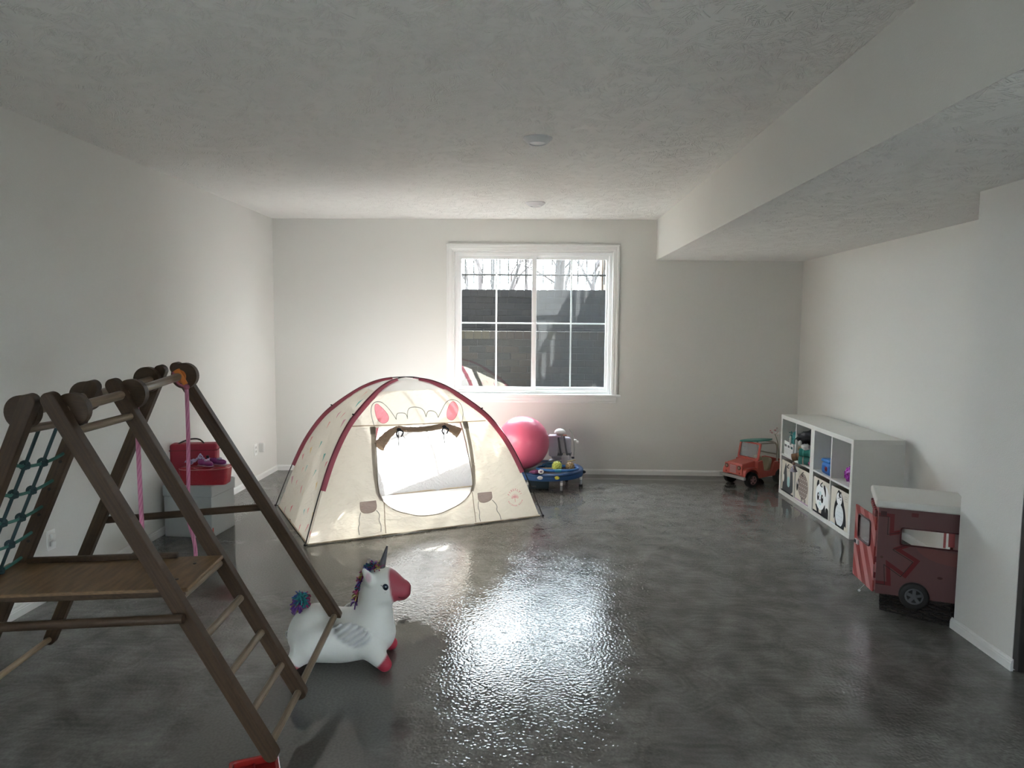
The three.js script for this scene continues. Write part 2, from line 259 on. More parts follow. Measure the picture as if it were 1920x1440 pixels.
  for (let i = 0; i < 6; i++) mesh('riser', bar(P(i / 6 + 0.0, 0.0, -0.06), P(i / 6 + 0.0, 0.9, -0.06), 0.02, 0.17, t), wood, st);
  const dk = thing('deck', 'wooden deck above and right of the window', 'deck', [1.50, YG + rise, -8.5]);
  mesh('deck_floor', bx(0, 2.6, 0.03, 0.07, -0.1, 0.75), wood, dk); mesh('rim_joist', bx(0, 2.6, -0.2, 0.03, -0.1, -0.06), wood, dk);
  mesh('post', bx(0.02, 0.11, -2.65, -0.2, -0.1, -0.01), wood, dk); mesh('post', bx(2.45, 2.54, -1.1, -0.2, -0.1, -0.01), wood, dk);
}
function bareTree(x, z, h, r0, seed, label, lean = 0, low = 0.2) {
  const r = rng(seed), bark = mat([0.020 + 0.008 * r(), 0.019, 0.018], 0.95), trunk = [], twigs = [];
  const grow = (p, d, len, rad, depth) => {
    const q = p.clone().addScaledVector(d, len); (depth < 2 ? trunk : twigs).push(rod(p, q, rad, depth < 2 ? 8 : depth < 4 ? 5 : 3, rad * 0.72));
    if (depth > 6 || rad < 0.003) return;
    const n = depth === 0 ? 2 : 2 + (r() < 0.45 ? 1 : 0);
    for (let i = 0; i < n; i++) { const e = d.clone().add(V((r() - 0.5) * 1.5, (r() - 0.25) * 0.7, (r() - 0.5) * 1.5)).normalize(); grow(q, e, len * (0.62 + 0.25 * r()), rad * (i ? 0.55 : 0.72), depth + 1); }
    if (depth > 0 && depth < 6) for (let i = 0; i < 2; i++) { const m = p.clone().lerp(q, 0.25 + 0.6 * r()), e = d.clone().multiplyScalar(0.4).add(V((r() - 0.5) * 2, (r() - 0.3), (r() - 0.5) * 2)).normalize(); grow(m, e, len * 0.5, rad * 0.32, depth + 2); }
  };
  const t = thing('bare_tree', label, 'tree', [x, YG - 0.02, z], 0, 'bare trees beyond the window');
  const d0 = V(lean, 1, 0).normalize(); grow(V(0, 0, 0), d0, h * 0.3, r0, 0);
  for (let i = 0; i < 5; i++) grow(d0.clone().multiplyScalar(h * (low * (0.1 + 0.28 * i))), V((r() - 0.5) * 2, 0.5 + r() * 0.4, (r() - 0.5)).normalize(), h * 0.09, r0 * 0.2, 3);
  mesh('trunk', trunk, bark, t); mesh('branches', twigs, bark, t);
}
{
  const L = [
    [0.52, -14, 4.4, 0.115, 21, 'thick forked bare tree filling the top of the right sash', 0.05],
    [-0.75, -19, 5.5, 0.05, 24, 'leaning bare tree beside the middle of the window', 0.35],
    [-1.37, -24.5, 6.5, 0.07, 23, 'second straight bare trunk in the left sash', 0.02],
    [-0.25, -31, 7.5, 0.09, 25, 'bare trunk just left of the middle stile', 0],
    [-2.7, -37, 8, 0.15, 22, 'bare tree trunk left in the left sash', 0],
    [3.6, -43, 9, 0.15, 26, 'slim bare tree at the right of the window', 0.05],
    [-4.6, -50, 9, 0.17, 27, 'far bare tree at the left edge of the window', 0],
    [2.7, -57, 9.5, 0.18, 28, 'far bare tree behind the forked one', 0],
    [5.4, -64, 10, 0.2, 29, 'far bare tree at the right edge of the window', 0],
    [-2.0, -71, 10, 0.22, 30, 'farthest bare tree behind the left sash', 0]];
  for (const a of L) bareTree(...a);
}

// ---------------------------------------------------------------- more helpers
function wmesh(name, geo, m, parent) { const g = (Array.isArray(geo) ? merge(geo) : geo).clone(); let p = parent; const off = V(0, 0, 0); while (p) { off.add(p.position); p = p.parent; } g.translate(-off.x, -off.y, -off.z); return mesh(name, g, m, parent); }
function sdfMesh(f, c, half, res) { // marching cubes over a cube round c
  const mc = new MarchingCubes(res, new THREE.MeshBasicMaterial(), false, false, 260000); mc.isolation = 0;
  const h = res / 2; for (let k = 0, q = 0; k < res; k++) for (let j = 0; j < res; j++) for (let i = 0; i < res; i++, q++) mc.field[q] = -f(c.x + (i - h) / h * half, c.y + (j - h) / h * half, c.z + (k - h) / h * half);
  mc.update(); const n = mc.count * 1, pos = new Float32Array(mc.positionArray.slice(0, n * 3));
  for (let i = 0; i < n; i++) { pos[i * 3] = c.x + pos[i * 3] * half; pos[i * 3 + 1] = c.y + pos[i * 3 + 1] * half; pos[i * 3 + 2] = c.z + pos[i * 3 + 2] * half; }
  let g = new THREE.BufferGeometry(); g.setAttribute('position', new THREE.BufferAttribute(pos, 3)); g = mergeVertices(g, 1e-5); g.computeVertexNormals(); return g;
}
const cap = (px, py, pz, a, b, ra, rb) => { const bx_ = b[0] - a[0], by = b[1] - a[1], bz = b[2] - a[2], t = clamp(((px - a[0]) * bx_ + (py - a[1]) * by + (pz - a[2]) * bz) / (bx_ * bx_ + by * by + bz * bz)); return Math.hypot(px - a[0] - bx_ * t, py - a[1] - by * t, pz - a[2] - bz * t) - lerp(ra, rb, t); };
const ell = (px, py, pz, c, r) => { const k = Math.hypot((px - c[0]) / r[0], (py - c[1]) / r[1], (pz - c[2]) / r[2]); return (k - 1) * Math.min(...r); };
const smin = (a, b, k) => { const h = clamp(0.5 + 0.5 * (b - a) / k); return lerp(b, a, h) - k * h * (1 - h); };
function fur(pts, r, n, seed, len) { // a tuft: many small curved strands round a path
  const rr = rng(seed), out = []; for (let i = 0; i < n; i++) { const p = pts[rr() * pts.length | 0], d = V(rr() - 0.5, rr() - 0.4, rr() - 0.5).normalize(), a = p.clone().addScaledVector(d, r * 0.3), b = a.clone().addScaledVector(d, len * (0.6 + 0.6 * rr())).add(V(0, -len * 0.25, 0)), m = a.clone().lerp(b, 0.5).add(V(0, len * 0.2, 0)); out.push(tube([a, m, b], 0.0028, 3, 4)); } return merge(out);
}

// ---------------------------------------------------------------- wooden climbing frame
{
  const P0 = [-1.6, 0, -2.7], F = thing('climbing_frame', 'brown wooden A-frame climbing gym with ladder rungs, rope net and platform board', 'climbing frame', P0);
  const grain = floatTex(256, 256, (x, y) => 0.5 + 0.35 * tnoise(x / 256, y / 256 * 0.08, 40, 2) + 0.15 * tnoise(x / 256, y / 256 * 0.2, 90, 4));
  const gtone = byteTex(256, 256, (x, y) => { const v = 0.9 + 0.10 * tnoise(x / 256, y / 256 * 0.08, 30, 2) + 0.05 * tnoise(x / 256, y / 256, 80, 4); return [235 * v, 232 * v, 228 * v]; }, true);
  const stain = mat([0.092, 0.056, 0.033], 0.55, { specularIntensity: 0.6, map: gtone, bumpMap: grain, bumpScale: 0.0004 }), rungM = mat([0.32, 0.24, 0.17], 0.3, { map: gtone }), boardM = mat([0.30, 0.185, 0.095], 0.5, { map: gtone });
  const Lg = { R1: [V(-0.9, 0.0603, -2.356), V(-1.5829, 1.3775, -2.235)], R2: [V(-0.9066, 0.1049, -2.694), V(-1.5753, 1.3968, -2.574)], R3: [V(-0.8915, 0.223, -3.17), V(-1.5931, 1.4314, -3.08)], L1: [V(-2.2894, 0.0099, -2.323), V(-1.6368, 1.3707, -2.2455)], L2: [V(-2.2926, 0.04, -2.66), V(-1.6405, 1.3893, -2.584)], L3: [V(-2.2988, 0.0752, -3.186), V(-1.6522, 1.4178, -3.1)] };
  const at = (k, t) => Lg[k][0].clone().lerp(Lg[k][1], t), atY = (k, y) => at(k, y / Lg[k][1].y);
  const u = V(1, 0.02, -0.03).normalize();
  const legs = {};
  for (const k of Object.keys(Lg)) {
    const [a, b] = Lg[k], d = b.clone().sub(a).normalize(), across = u.clone().addScaledVector(d, -u.dot(d)).normalize(), nrm = across.clone().cross(d);
    const L = a.distanceTo(b), w = 0.026, s = new THREE.Shape(); // rounded plank outline
    s.moveTo(-w, 0.03); s.quadraticCurveTo(-w, 0, 0, 0); s.quadraticCurveTo(w, 0, w, 0.03); s.lineTo(w, L - 0.026); s.absarc(0, L - 0.026, w, 0, Math.PI, false); s.lineTo(-w, 0.03);
    const g = extr(s, 0.03, 0.003, 8).translate(0, 0, -0.03); g.applyMatrix4(new THREE.Matrix4().makeBasis(across, d, nrm).setPosition(a));
    // sink-free: keep the foot just on the floor
    g.computeBoundingBox(); if (g.boundingBox.min.y < 0.001) g.translate(0, 0.001 - g.boundingBox.min.y, 0);
    const pm = g.attributes.position, uv = g.attributes.uv; for (let i = 0; i < pm.count; i++) { const q = V(pm.getX(i), pm.getY(i), pm.getZ(i)).sub(a); uv.setXY(i, q.dot(across) * 3, q.dot(d) * 1.0); }
    legs[k] = wmesh('leg', g, stain, F);
  }
  // hinge discs at the apex, one per leg, behind it
  for (const [k, s] of [['R1', 1], ['R2', 1], ['R3', 1], ['L1', -1], ['L2', -1], ['L3', -1]]) {
    const nrm = V(0.03, 0, 1).normalize(), c = at(k, 0.955).addScaledVector(u, s * 0.03).addScaledVector(nrm, k === 'R3' || k === 'L3' ? 0.017 : -0.047);
    const g = new THREE.CylinderGeometry(0.057, 0.057, 0.028, 32); wmesh('hinge_disc', g.applyMatrix4(new THREE.Matrix4().makeRotationX(Math.PI / 2).premultiply(new THREE.Matrix4().makeRotationY(Math.atan2(nrm.x, nrm.z))).setPosition(c)), stain, F);
  }
  const inset = (a, b, e = 0.02) => { const d = b.clone().sub(a).normalize(); return [a.clone().addScaledVector(d, -e), b.clone().addScaledVector(d, e)]; };
  const rung = (p, q, r = 0.0145, m = rungM) => wmesh('rung', rod(...inset(p.clone().add(V(0, 0, -0.015)), q.clone().add(V(0, 0, -0.015)), 0.004), r, 16), m, F);
  // right ladder
  for (const t of [0.45, 0.339, 0.228, 0.12, 0.028, 0.898]) rung(at('R1', t + 0.004), at('R2', t - 0.004));
  rung(at('L1', 0.911), at('L2', 0.89)); rung(at('L1', 0.45), at('L2', 0.445)); rung(at('L1', 0.028), at('L2', 0.026));
  rung(at('R2', 0.026), at('R3', 0.024)); rung(at('L2', 0.026), at('L3', 0.02), 0.0145, mat([0.42, 0.30, 0.19], 0.35, { map: gtone }));
  // top bars through the discs
  for (const [a, b, c, o] of [['R1', 'R2', 'R3', 0.012], ['L1', 'L2', 'L3', -0.012]]) { wmesh('top_bar', rod(at(a, 0.955).addScaledVector(u, o).add(V(0, 0, -0.03)), at(b, 0.955).addScaledVector(u, o), 0.017, 16), rungM, F); wmesh('top_bar', rod(at(b, 0.955).addScaledVector(u, o).add(V(0, 0, -0.03)), at(c, 0.955).addScaledVector(u, o), 0.017, 16), rungM, F); }
  // cross bars low on the near and far sides
  wmesh('cross_bar', rod(at('L1', 0.40).add(V(-0.03, 0, 0.018)), at('R1', 0.416).add(V(0.012, 0, 0.018)), 0.0165, 16), stain, F);
  wmesh('cross_bar', rod(at('L3', 0.452).add(V(0, 0, -0.045)), at('R3', 0.448).add(V(0, 0, -0.045)), 0.0165, 16), stain, F);
  // platform board with ledges
  const pR1 = at('R1', 0.456), pR2 = at('R2', 0.448), pL1 = at('L1', 0.452), pL2 = at('L2', 0.447), cR = pR1.clone().lerp(pR2, 0.5), cL = pL1.clone().lerp(pL2, 0.5);
  const dir = cR.clone().sub(cL).normalize(), dep = pR1.clone().sub(pR2), up = dep.clone().cross(dir).normalize(), zb = dir.clone().cross(up);
  const bw = 0.30, L0 = cL.distanceTo(cR) + 0.05, cx = cR.clone().lerp(cL, 0.5).add(V(0, 0.0235, -0.017)), mtx = new THREE.Matrix4().makeBasis(dir, up, zb).setPosition(cx);
  const bd = wmesh('platform_board', rbox(L0, 0.015, bw, 0, 0, 0, 0.005).applyMatrix4(mtx), boardM, F); bd.userData.label = 'tan platform board';
  wmesh('board_ledge', rbox(L0 * 0.70, 0.022, 0.02, -0.045, 0.018, -bw / 2 + 0.012, 0.006).applyMatrix4(mtx), stain, F); wmesh('board_ledge', rbox(L0 - 0.03, 0.026, 0.018, 0, -0.012, bw / 2 - 0.009, 0.006).applyMatrix4(mtx), stain, F);
  for (const s of [-0.07, 0.07]) wmesh('screw_cap', new THREE.CylinderGeometry(0.006, 0.006, 0.003, 12).translate(L0 / 2 - 0.075, 0.008, s).applyMatrix4(mtx), mat([0.05, 0.04, 0.035], 0.5), F);
  // rope net on the left side
  const green = mat([0.045, 0.155, 0.13], 0.85), dark = mat([0.022, 0.050, 0.055], 0.85), net = new THREE.Group(); net.name = 'rope_net'; net.userData.label = 'green knotted rope net'; F.add(net);
  const sagp = (a, b, t, s) => a.clone().lerp(b, t).add(V(-0.02 * s * 4 * t * (1 - t), -0.05 * s * 4 * t * (1 - t), 0));
  const ys = [0.80, 0.722, 0.645, 0.568, 0.492], vt = [0.36, 0.66];
  const vpts = vt.map(() => []);
  vt.forEach((t, i) => vpts[i].push(at('L1', 0.911).lerp(at('L2', 0.89), t)));
  ys.forEach((y, j) => { const a = at('L1', y + 0.035), b = at('L2', y - 0.006), pts = []; for (let i = 0; i <= 10; i++) pts.push(sagp(a, b, i / 10, 0.6)); wmesh('cross_rope', tube(pts, 0.006, 24, 8), green, net); vt.forEach((t, i) => { const p = sagp(a, b, t, 0.6); vpts[i].push(p); wmesh('knot', [new THREE.TorusGeometry(0.012, 0.0062, 8, 14).rotateY(0.5).translate(p.x, p.y + 0.004, p.z), new THREE.TorusGeometry(0.011, 0.0062, 8, 14).rotateX(1.3).translate(p.x, p.y - 0.004, p.z)], dark, net); }); });
  vpts.forEach((p) => { p.push(p[p.length - 1].clone().add(V(-0.06, -0.12, 0))); wmesh('drop_rope', tube(p, 0.0062, 50, 8), dark, net); });
  for (const y of [0.762, 0.682, 0.606, 0.527]) { const p = at('L2', y), q = p.clone().add(V(0.008, 0.012, 0.004)); wmesh('bolt_hole', new THREE.CylinderGeometry(0.006, 0.006, 0.003, 10).rotateX(Math.PI / 2).translate(q.x, q.y, q.z + 0.001), mat([0.01, 0.008, 0.006], 0.9), F); }
  // two pink swing ropes with orange hangers on the top bars
  const pinkR = floatTex(64, 64, (x, y) => 0.5 + 0.5 * Math.sin((x / 64 + y / 64 * 6) * Math.PI * 4)); pinkR.repeat.set(1, 1);
  const pinkC = byteTex(64, 64, (x, y) => { const v = Math.sin((x / 64 * 2 + y / 64 * 4) * Math.PI * 2) > 0.2; return v ? [206, 124, 160] : [222, 150, 180]; }, true); pinkC.repeat.set(8, 1);
  const ropeM = mat([1, 1, 1], 0.9, { map: pinkC, transmission: 0.35, thickness: 0 }), orange = mat([0.62, 0.19, 0.03], 0.3), knotM = mat([0.36, 0.10, 0.16], 0.8);
  const hook = (t, tie, label) => {
    const o = at('R2', 0.955).addScaledVector(u, 0.012).lerp(at('R3', 0.955).addScaledVector(u, 0.012), t);
    const R0 = thing('swing_rope', label, 'rope', [o.x, 0, o.z], 0, 'pink swing ropes');
    const w = (n, g, m) => wmesh(n, g, m, R0);
    w('hanger_clamp', [new THREE.TorusGeometry(0.023, 0.007, 8, 24).rotateY(0.25).translate(o.x, o.y, o.z), rod(V(o.x - 0.012, o.y + 0.026, o.z), V(o.x + 0.03, o.y - 0.035, o.z + 0.004), 0.017, 14, 0.011)], orange);
    const k = V(o.x + 0.034, o.y - 0.046, o.z + 0.004);
    w('knot', [ball(0.013, k.x, k.y, k.z, 1, 1, 1, 12, 8), tube([V(o.x - 0.02, o.y + 0.02, o.z + 0.012), V(o.x + 0.006, o.y - 0.03, o.z + 0.02), k], 0.005, 12, 6)], knotM);
    w('rope', tube([k.clone(), ...tie.map((q) => V(k.x + q[0], q[1], k.z + q[2]))], 0.0085, 60, 10), ropeM);
  };
  hook(0.93, [[0.0, 1.1, 0], [-0.006, 0.9, 0], [-0.012, 0.75, 0], [0.012, 0.64, 0], [0.018, 0.58, 0], [0.016, 0.55, 0]], 'pink twisted swing rope hanging from the far end of the climbing frame');
  hook(0.10, [[0.0, 1.1, 0], [0.002, 0.9, 0], [0.003, 0.84, 0], [0.002, 0.81, 0], [0.0, 0.79, 0]], 'pink twisted swing rope hanging beside the middle hinge of the climbing frame');
}
{ // red plastic crate under the near leg
  const T = thing('plastic_tray', 'red plastic tray at the bottom edge under the near climbing frame leg', 'tray', [-0.955, 0, -2.325], R(24));
  const red = mat([0.30, 0.018, 0.016], 0.22);
  const shp = rrect(-0.085, -0.10, 0.085, 0.10, 0.02), hole = rrect(-0.07, -0.085, 0.07, 0.085, 0.015); shp.holes.push(hole);
  mesh('rim', extr(shp, 0.03, 0.004).rotateX(-Math.PI / 2).translate(0, 0.006, 0), red, T); mesh('bottom', extr(rrect(-0.08, -0.095, 0.08, 0.095, 0.018), 0.012, 0.002).rotateX(-Math.PI / 2), red, T);
  mesh('rib', rbox(0.008, 0.012, 0.16, 0.0, 0.02, 0, 0.003), red, T);
}
{ // inflatable unicorn
  const U = thing('unicorn_hopper', 'white unicorn bouncing toy with rainbow mane, pink muzzle and dark horn', 'toy', [-0.868, 0, -3.235], R(4)); U.scale.setScalar(1.05);
  const f = (x, y, z) => {
    const az = Math.abs(z); let d = ell(x, y, z, [-0.03, 0.125, 0], [0.215, 0.118, 0.135]);
    d = smin(d, ell(x, y, z, [-0.145, 0.145, 0], [0.105, 0.118, 0.12]), 0.05);
    d = smin(d, cap(x, y, z, [0.115, 0.14, 0], [0.128, 0.30, 0], 0.10, 0.074), 0.05);
    d = smin(d, ell(x, y, z, [0.155, 0.355, 0], [0.088, 0.082, 0.078]), 0.035);
    d = smin(d, cap(x, y, z, [0.175, 0.355, 0], [0.245, 0.333, 0], 0.068, 0.048), 0.03);
    d = smin(d, cap(x, y, az, [0.11, 0.10, 0.07], [0.185, 0.032, 0.105], 0.055, 0.031), 0.022);
    d = smin(d, cap(x, y, az, [-0.17, 0.09, 0.07], [-0.225, 0.034, 0.10], 0.06, 0.031), 0.022);
    d = smin(d, cap(x, y, az, [0.118, 0.395, 0.05], [0.092, 0.448, 0.072], 0.028, 0.010), 0.012);
    const wz = 0.105 - 0.4 * Math.abs(y - 0.16); d = smin(d, ell(x * 0.94 - y * 0.34 + 0.055, y * 0.94 + x * 0.34 - 0.012, az, [0.035, 0.165, 0.112], [0.078, 0.05, 0.026]) - 0.0025 * Math.sin((x * 0.7 - y) * 210), 0.006);
    return Math.max(d, -y + 0.002);
  };
  const g = sdfMesh(f, V(0.0, 0.23, 0), 0.30, 104), p = g.attributes.position, col = new Float32Array(p.count * 3);
  const cw = [0.80, 0.79, 0.75], cp = [0.40, 0.06, 0.09], cg = [0.50, 0.50, 0.52], ci = [0.62, 0.42, 0.46];
  for (let i = 0; i < p.count; i++) {
    const x = p.getX(i), y = p.getY(i), az = Math.abs(p.getZ(i)); let c = cw;
    const mix = (a, b, d) => { const t = clamp(0.5 + d / 0.009); return a.map((v, k) => lerp(v, b[k], t)); };
    const muz = Math.min(x + (y - 0.34) * 0.15 - 0.208, (y - 0.25) * 2), hf = Math.max(Math.min(0.75 * (x - 0.168) + 0.66 * (0.046 - y), 0.075 - y, x - 0.12), Math.min(0.75 * (-0.205 - x) + 0.66 * (0.044 - y), 0.07 - y, -0.15 - x));
    const wing = -(ell(x * 0.94 - y * 0.34 + 0.055, y * 0.94 + x * 0.34 - 0.012, az, [0.035, 0.165, 0.112], [0.078, 0.05, 0.026]) - 0.001), earIn = -ell(x, y, az, [0.112, 0.418, 0.080], [0.013, 0.024, 0.016]);
    c = mix(c, cg, Math.min(wing, (az - 0.095) * 2)); c = mix(c, ci, earIn); c = mix(c, [0.42, 0.03, 0.06], hf); c = mix(c, cp, muz);
    col.set(c, i * 3);
  }
  g.setAttribute('color', new THREE.BufferAttribute(col, 3));
  mesh('body', g, mat([1, 1, 1], 0.5, { vertexColors: true }), U);
  mesh('horn', rod(V(0.155, 0.425, 0), V(0.185, 0.537, 0), 0.019, 16, 0.004), mat([0.10, 0.095, 0.11], 0.35), U).userData.label = 'dark grey horn';
  for (const s of [-1, 1]) {
    const e = V(0.185, 0.372, 0.0775 * s); mesh('eye', [ball(0.0145, e.x, e.y, e.z - 0.004 * s, 1, 1.05, 0.5, 14, 10)], mat([0.006, 0.012, 0.03], 0.12), U); mesh('eye_glint', ball(0.0035, e.x + 0.003, e.y + 0.004, e.z + 0.0022 * s, 1, 1, 0.5, 8, 6), mat([0.7, 0.8, 0.85], 0.3), U);
    mesh('lash', [0, 1, 2].map((k) => rod(V(e.x - 0.009, e.y + 0.004 - k * 0.004, e.z), V(e.x - 0.019, e.y + 0.011 - k * 0.006, e.z - 0.001 * s), 0.0012, 5)), mat([0.01, 0.01, 0.012], 0.5), U);
    mesh('cheek_heart', extr((() => { const h = new THREE.Shape(); h.moveTo(0, -0.008); h.bezierCurveTo(-0.012, 0.0, -0.008, 0.009, 0, 0.004); h.bezierCurveTo(0.008, 0.009, 0.012, 0, 0, -0.008); return h; })(), 0.002).rotateY(s < 0 ? Math.PI : 0).translate(0.178, 0.348, 0.0765 * s - (s < 0 ? 0 : 0.001)), mat([0.30, 0.20, 0.19], 0.5), U);
    mesh('mouth_line', tube([V(0.24, 0.318, 0.049 * s), V(0.252, 0.31, 0.047 * s), V(0.268, 0.309, 0.04 * s)], 0.0015, 8, 5), mat([0.10, 0.01, 0.02], 0.6), U);
  }
  const cols = [[0.42, 0.06, 0.22], [0.04, 0.26, 0.30], [0.16, 0.06, 0.30], [0.45, 0.34, 0.10], [0.05, 0.10, 0.34], [0.36, 0.05, 0.14]];
  const spine = [[0.15, 0.437], [0.125, 0.44], [0.10, 0.43], [0.082, 0.405], [0.072, 0.375], [0.065, 0.345], [0.055, 0.315], [0.045, 0.285]];
  cols.forEach((c, k) => { const pts = []; spine.forEach(([x, y], i) => { if ((i + k) % 3 === 0 || i === k) for (const z of [-0.018, 0, 0.018]) pts.push(V(x, y, z)); }); mesh('mane_tuft', fur(pts, 0.02, 90, 40 + k, 0.024), mat(c, 0.9), U); });
  cols.forEach((c, k) => { const a = k / 6 * 6.28, q = V(-0.205 + 0.014 * Math.cos(a), 0.272 + 0.014 * Math.sin(a * 1.7), 0.016 * Math.sin(a)); mesh('tail_tuft', fur([q, q.clone().add(V(0, 0.012, 0))], 0.03, 110, 60 + k, 0.026), mat(c, 0.9), U); });
  mesh('tail_core', ball(0.026, -0.205, 0.266, 0, 1, 1, 1, 12, 8), mat([0.12, 0.06, 0.22], 0.9), U);
  mesh('valve_tag', [new THREE.TorusGeometry(0.017, 0.003, 6, 18).scale(0.6, 1, 1).translate(-0.258, 0.14, 0.03), rod(V(-0.262, 0.125, 0.03), V(-0.235, 0.13, 0.03), 0.004, 6)], mat([0.75, 0.76, 0.76], 0.15, { transmission: 0.6, thickness: 0 }), U);
}
{ // storage cube with bags on it
  const grey = floatTex(256, 256, (x, y) => 0.5 + 0.25 * Math.sin(x * 0.8) * Math.sin(y * 0.8) + 0.2 * tnoise(x / 256, y / 256, 90, 6)); grey.repeat.set(6, 6);
  const fabric = mat([0.40, 0.415, 0.41], 0.85, { bumpMap: grey, bumpScale: 0.0005 });
  const O = thing('storage_cube', 'grey fabric lidded storage cube against the left wall', 'storage box', [-2.555, 0, -5.295], R(-4));
  mesh('body', uvWorld(rbox(0.375, 0.31, 0.35, 0, 0.155, 0, 0.006)), fabric, O); mesh('lid', uvWorld(rbox(0.39, 0.088, 0.365, 0, 0.352, 0, 0.01)), fabric, O); mesh('pull_tab', rbox(0.004, 0.05, 0.02, 0.186, 0.05, 0.16, 0.001), mat([0.45, 0.08, 0.06], 0.7), O);
  const red = mat([0.34, 0.022, 0.045], 0.5), redL = mat([0.30, 0.02, 0.04], 0.22, { clearcoat: 0.3 });
  const C = thing('vanity_case', 'dark red upright case with black handle behind the glittery bag', 'case', [-2.635, 0.396, -5.40], R(12));
  mesh('body', rbox(0.345, 0.275, 0.11, 0, 0.1385, 0, 0.02, 4), red, C); mesh('zipper', [rbox(0.36, 0.006, 0.114, 0, 0.225, 0, 0.003)], mat([0.18, 0.012, 0.02], 0.5), C);
  mesh('handle', tube([V(-0.13, 0.262, 0.02), V(-0.095, 0.285, 0.02), V(-0.02, 0.310, 0.02), V(0.04, 0.306, 0.02), V(0.075, 0.275, 0.02)], 0.006, 30, 8), mat([0.03, 0.02, 0.022], 0.4), C);
  const glit = byteTex(256, 256, (() => { const r = rng(4); return () => { const s = r(); return s > 0.985 ? [255, 150, 150] : s > 0.9 ? [190, 40, 55] : [150, 22, 40]; }; })(), true); glit.repeat.set(2, 2);
  const glr = byteTex(256, 256, (() => { const r = rng(9); return () => { const v = r() > 0.93 ? 40 : 140; return [v, v, v]; }; })());
  const B = thing('glitter_bag', 'shiny glittery red zip bag on the grey storage cube', 'bag', [-2.465, 0.396, -5.215], R(6));
  const bagShape = rrect(-0.165, -0.075, 0.165, 0.075, 0.035); const bg = extr(bagShape, 0.118, 0.012, 8).rotateX(-Math.PI / 2).translate(0, 0.0, 0); { const q = bg.attributes.position; for (let i = 0; i < q.count; i++) { const y = q.getY(i); q.setX(i, q.getX(i) * (1 + 0.10 * clamp(y / 0.13))); q.setY(i, Math.max(0.001, y + 0.012 * n2(q.getX(i) * 9, q.getZ(i) * 9) * (y > 0.05 ? 1 : 0))); } bg.computeVertexNormals(); }
  mesh('body', uvWorld(bg, 3), mat([1, 1, 1], 0.7, { map: glit, roughnessMap: glr }), B);
  mesh('piping', tube([V(-0.18, 0.122, -0.03), V(-0.175, 0.121, 0.055), V(-0.14, 0.12, 0.085), V(0, 0.118, 0.09), V(0.14, 0.125, 0.085), V(0.178, 0.126, 0.05), V(0.183, 0.126, -0.03)], 0.0035, 50, 6), mat([0.55, 0.20, 0.20], 0.35), B);
  mesh('strap', tube([V(-0.06, 0.13, 0.08), V(-0.02, 0.124, 0.092), V(0.05, 0.122, 0.094), V(0.1, 0.14, 0.08)], 0.004, 20, 6), mat([0.5, 0.12, 0.15], 0.4), B);
  const shoe = (name, label, x, z, turn, c1, c2) => {
    const S = thing(name, label, 'shoe', [x, 0.539, z], turn, 'small purple shoes'); const f = (a, b, c) => { let d = ell(a, b, c, [0.03, 0.018, 0], [0.045, 0.022, 0.024]); d = smin(d, ell(a, b, c, [-0.03, 0.026, 0], [0.034, 0.03, 0.021]), 0.015); d = Math.max(d, -ell(a, b, c, [-0.03, 0.055, 0], [0.024, 0.03, 0.014])); return Math.max(d, -b + 0.001); };
    mesh('upper', sdfMesh(f, V(0, 0.03, 0), 0.085, 40), mat(c1, 0.35), S); mesh('sole', extr(rrect(-0.064, -0.022, 0.076, 0.022, 0.02), 0.004, 0.001).rotateX(-Math.PI / 2), mat([0.5, 0.35, 0.45], 0.6), S); mesh('bow', [ball(0.012, 0.02, 0.043, 0.01, 1.2, 0.7, 1, 8, 6), ball(0.012, 0.02, 0.043, -0.01, 1.2, 0.7, 1, 8, 6)], mat(c2, 0.6), S);
  };
  shoe('doll_shoe', 'purple glossy slip-on shoe in front on the glittery bag', -2.45, -5.17, R(-20), [0.24, 0.03, 0.17], [0.5, 0.38, 0.55]);
  shoe('doll_shoe', 'purple glossy slip-on shoe behind its twin by the frame leg', -2.385, -5.235, R(-8), [0.20, 0.025, 0.16], [0.45, 0.35, 0.5]);
  const S = thing('doll_dress', 'crumpled lilac ribbon heap on the glittery bag', 'ribbon', [-2.535, 0.535, -5.235], R(10));
  const r = rng(31), sheet = new THREE.PlaneGeometry(0.17, 0.075, 24, 12).rotateX(-Math.PI / 2); { const q = sheet.attributes.position; for (let i = 0; i < q.count; i++) { const x = q.getX(i), z = q.getZ(i); q.setY(i, 0.022 + 0.022 * n2(x * 22, z * 25) + 0.02 * Math.exp(-((x - 0.02) ** 2) / 0.002)); } sheet.computeVertexNormals(); }
  mesh('cloth', sheet, mat([0.40, 0.33, 0.50], 0.7), S); mesh('loop', new THREE.TorusGeometry(0.02, 0.006, 6, 14).scale(1, 0.8, 2).translate(-0.05, 0.022, 0.02), mat([0.46, 0.38, 0.55], 0.7), S); mesh('loop', [new THREE.TorusGeometry(0.016, 0.005, 6, 14).scale(1, 1, 2).translate(0.02, 0.055, 0), ball(0.01, 0.02, 0.072, 0, 1, 1.3, 1, 8, 6)], mat([0.46, 0.38, 0.55], 0.7), S); mesh('dark_clip', rbox(0.02, 0.022, 0.012, 0.07, 0.055, -0.01, 0.003), mat([0.012, 0.012, 0.02], 0.5), S);
}
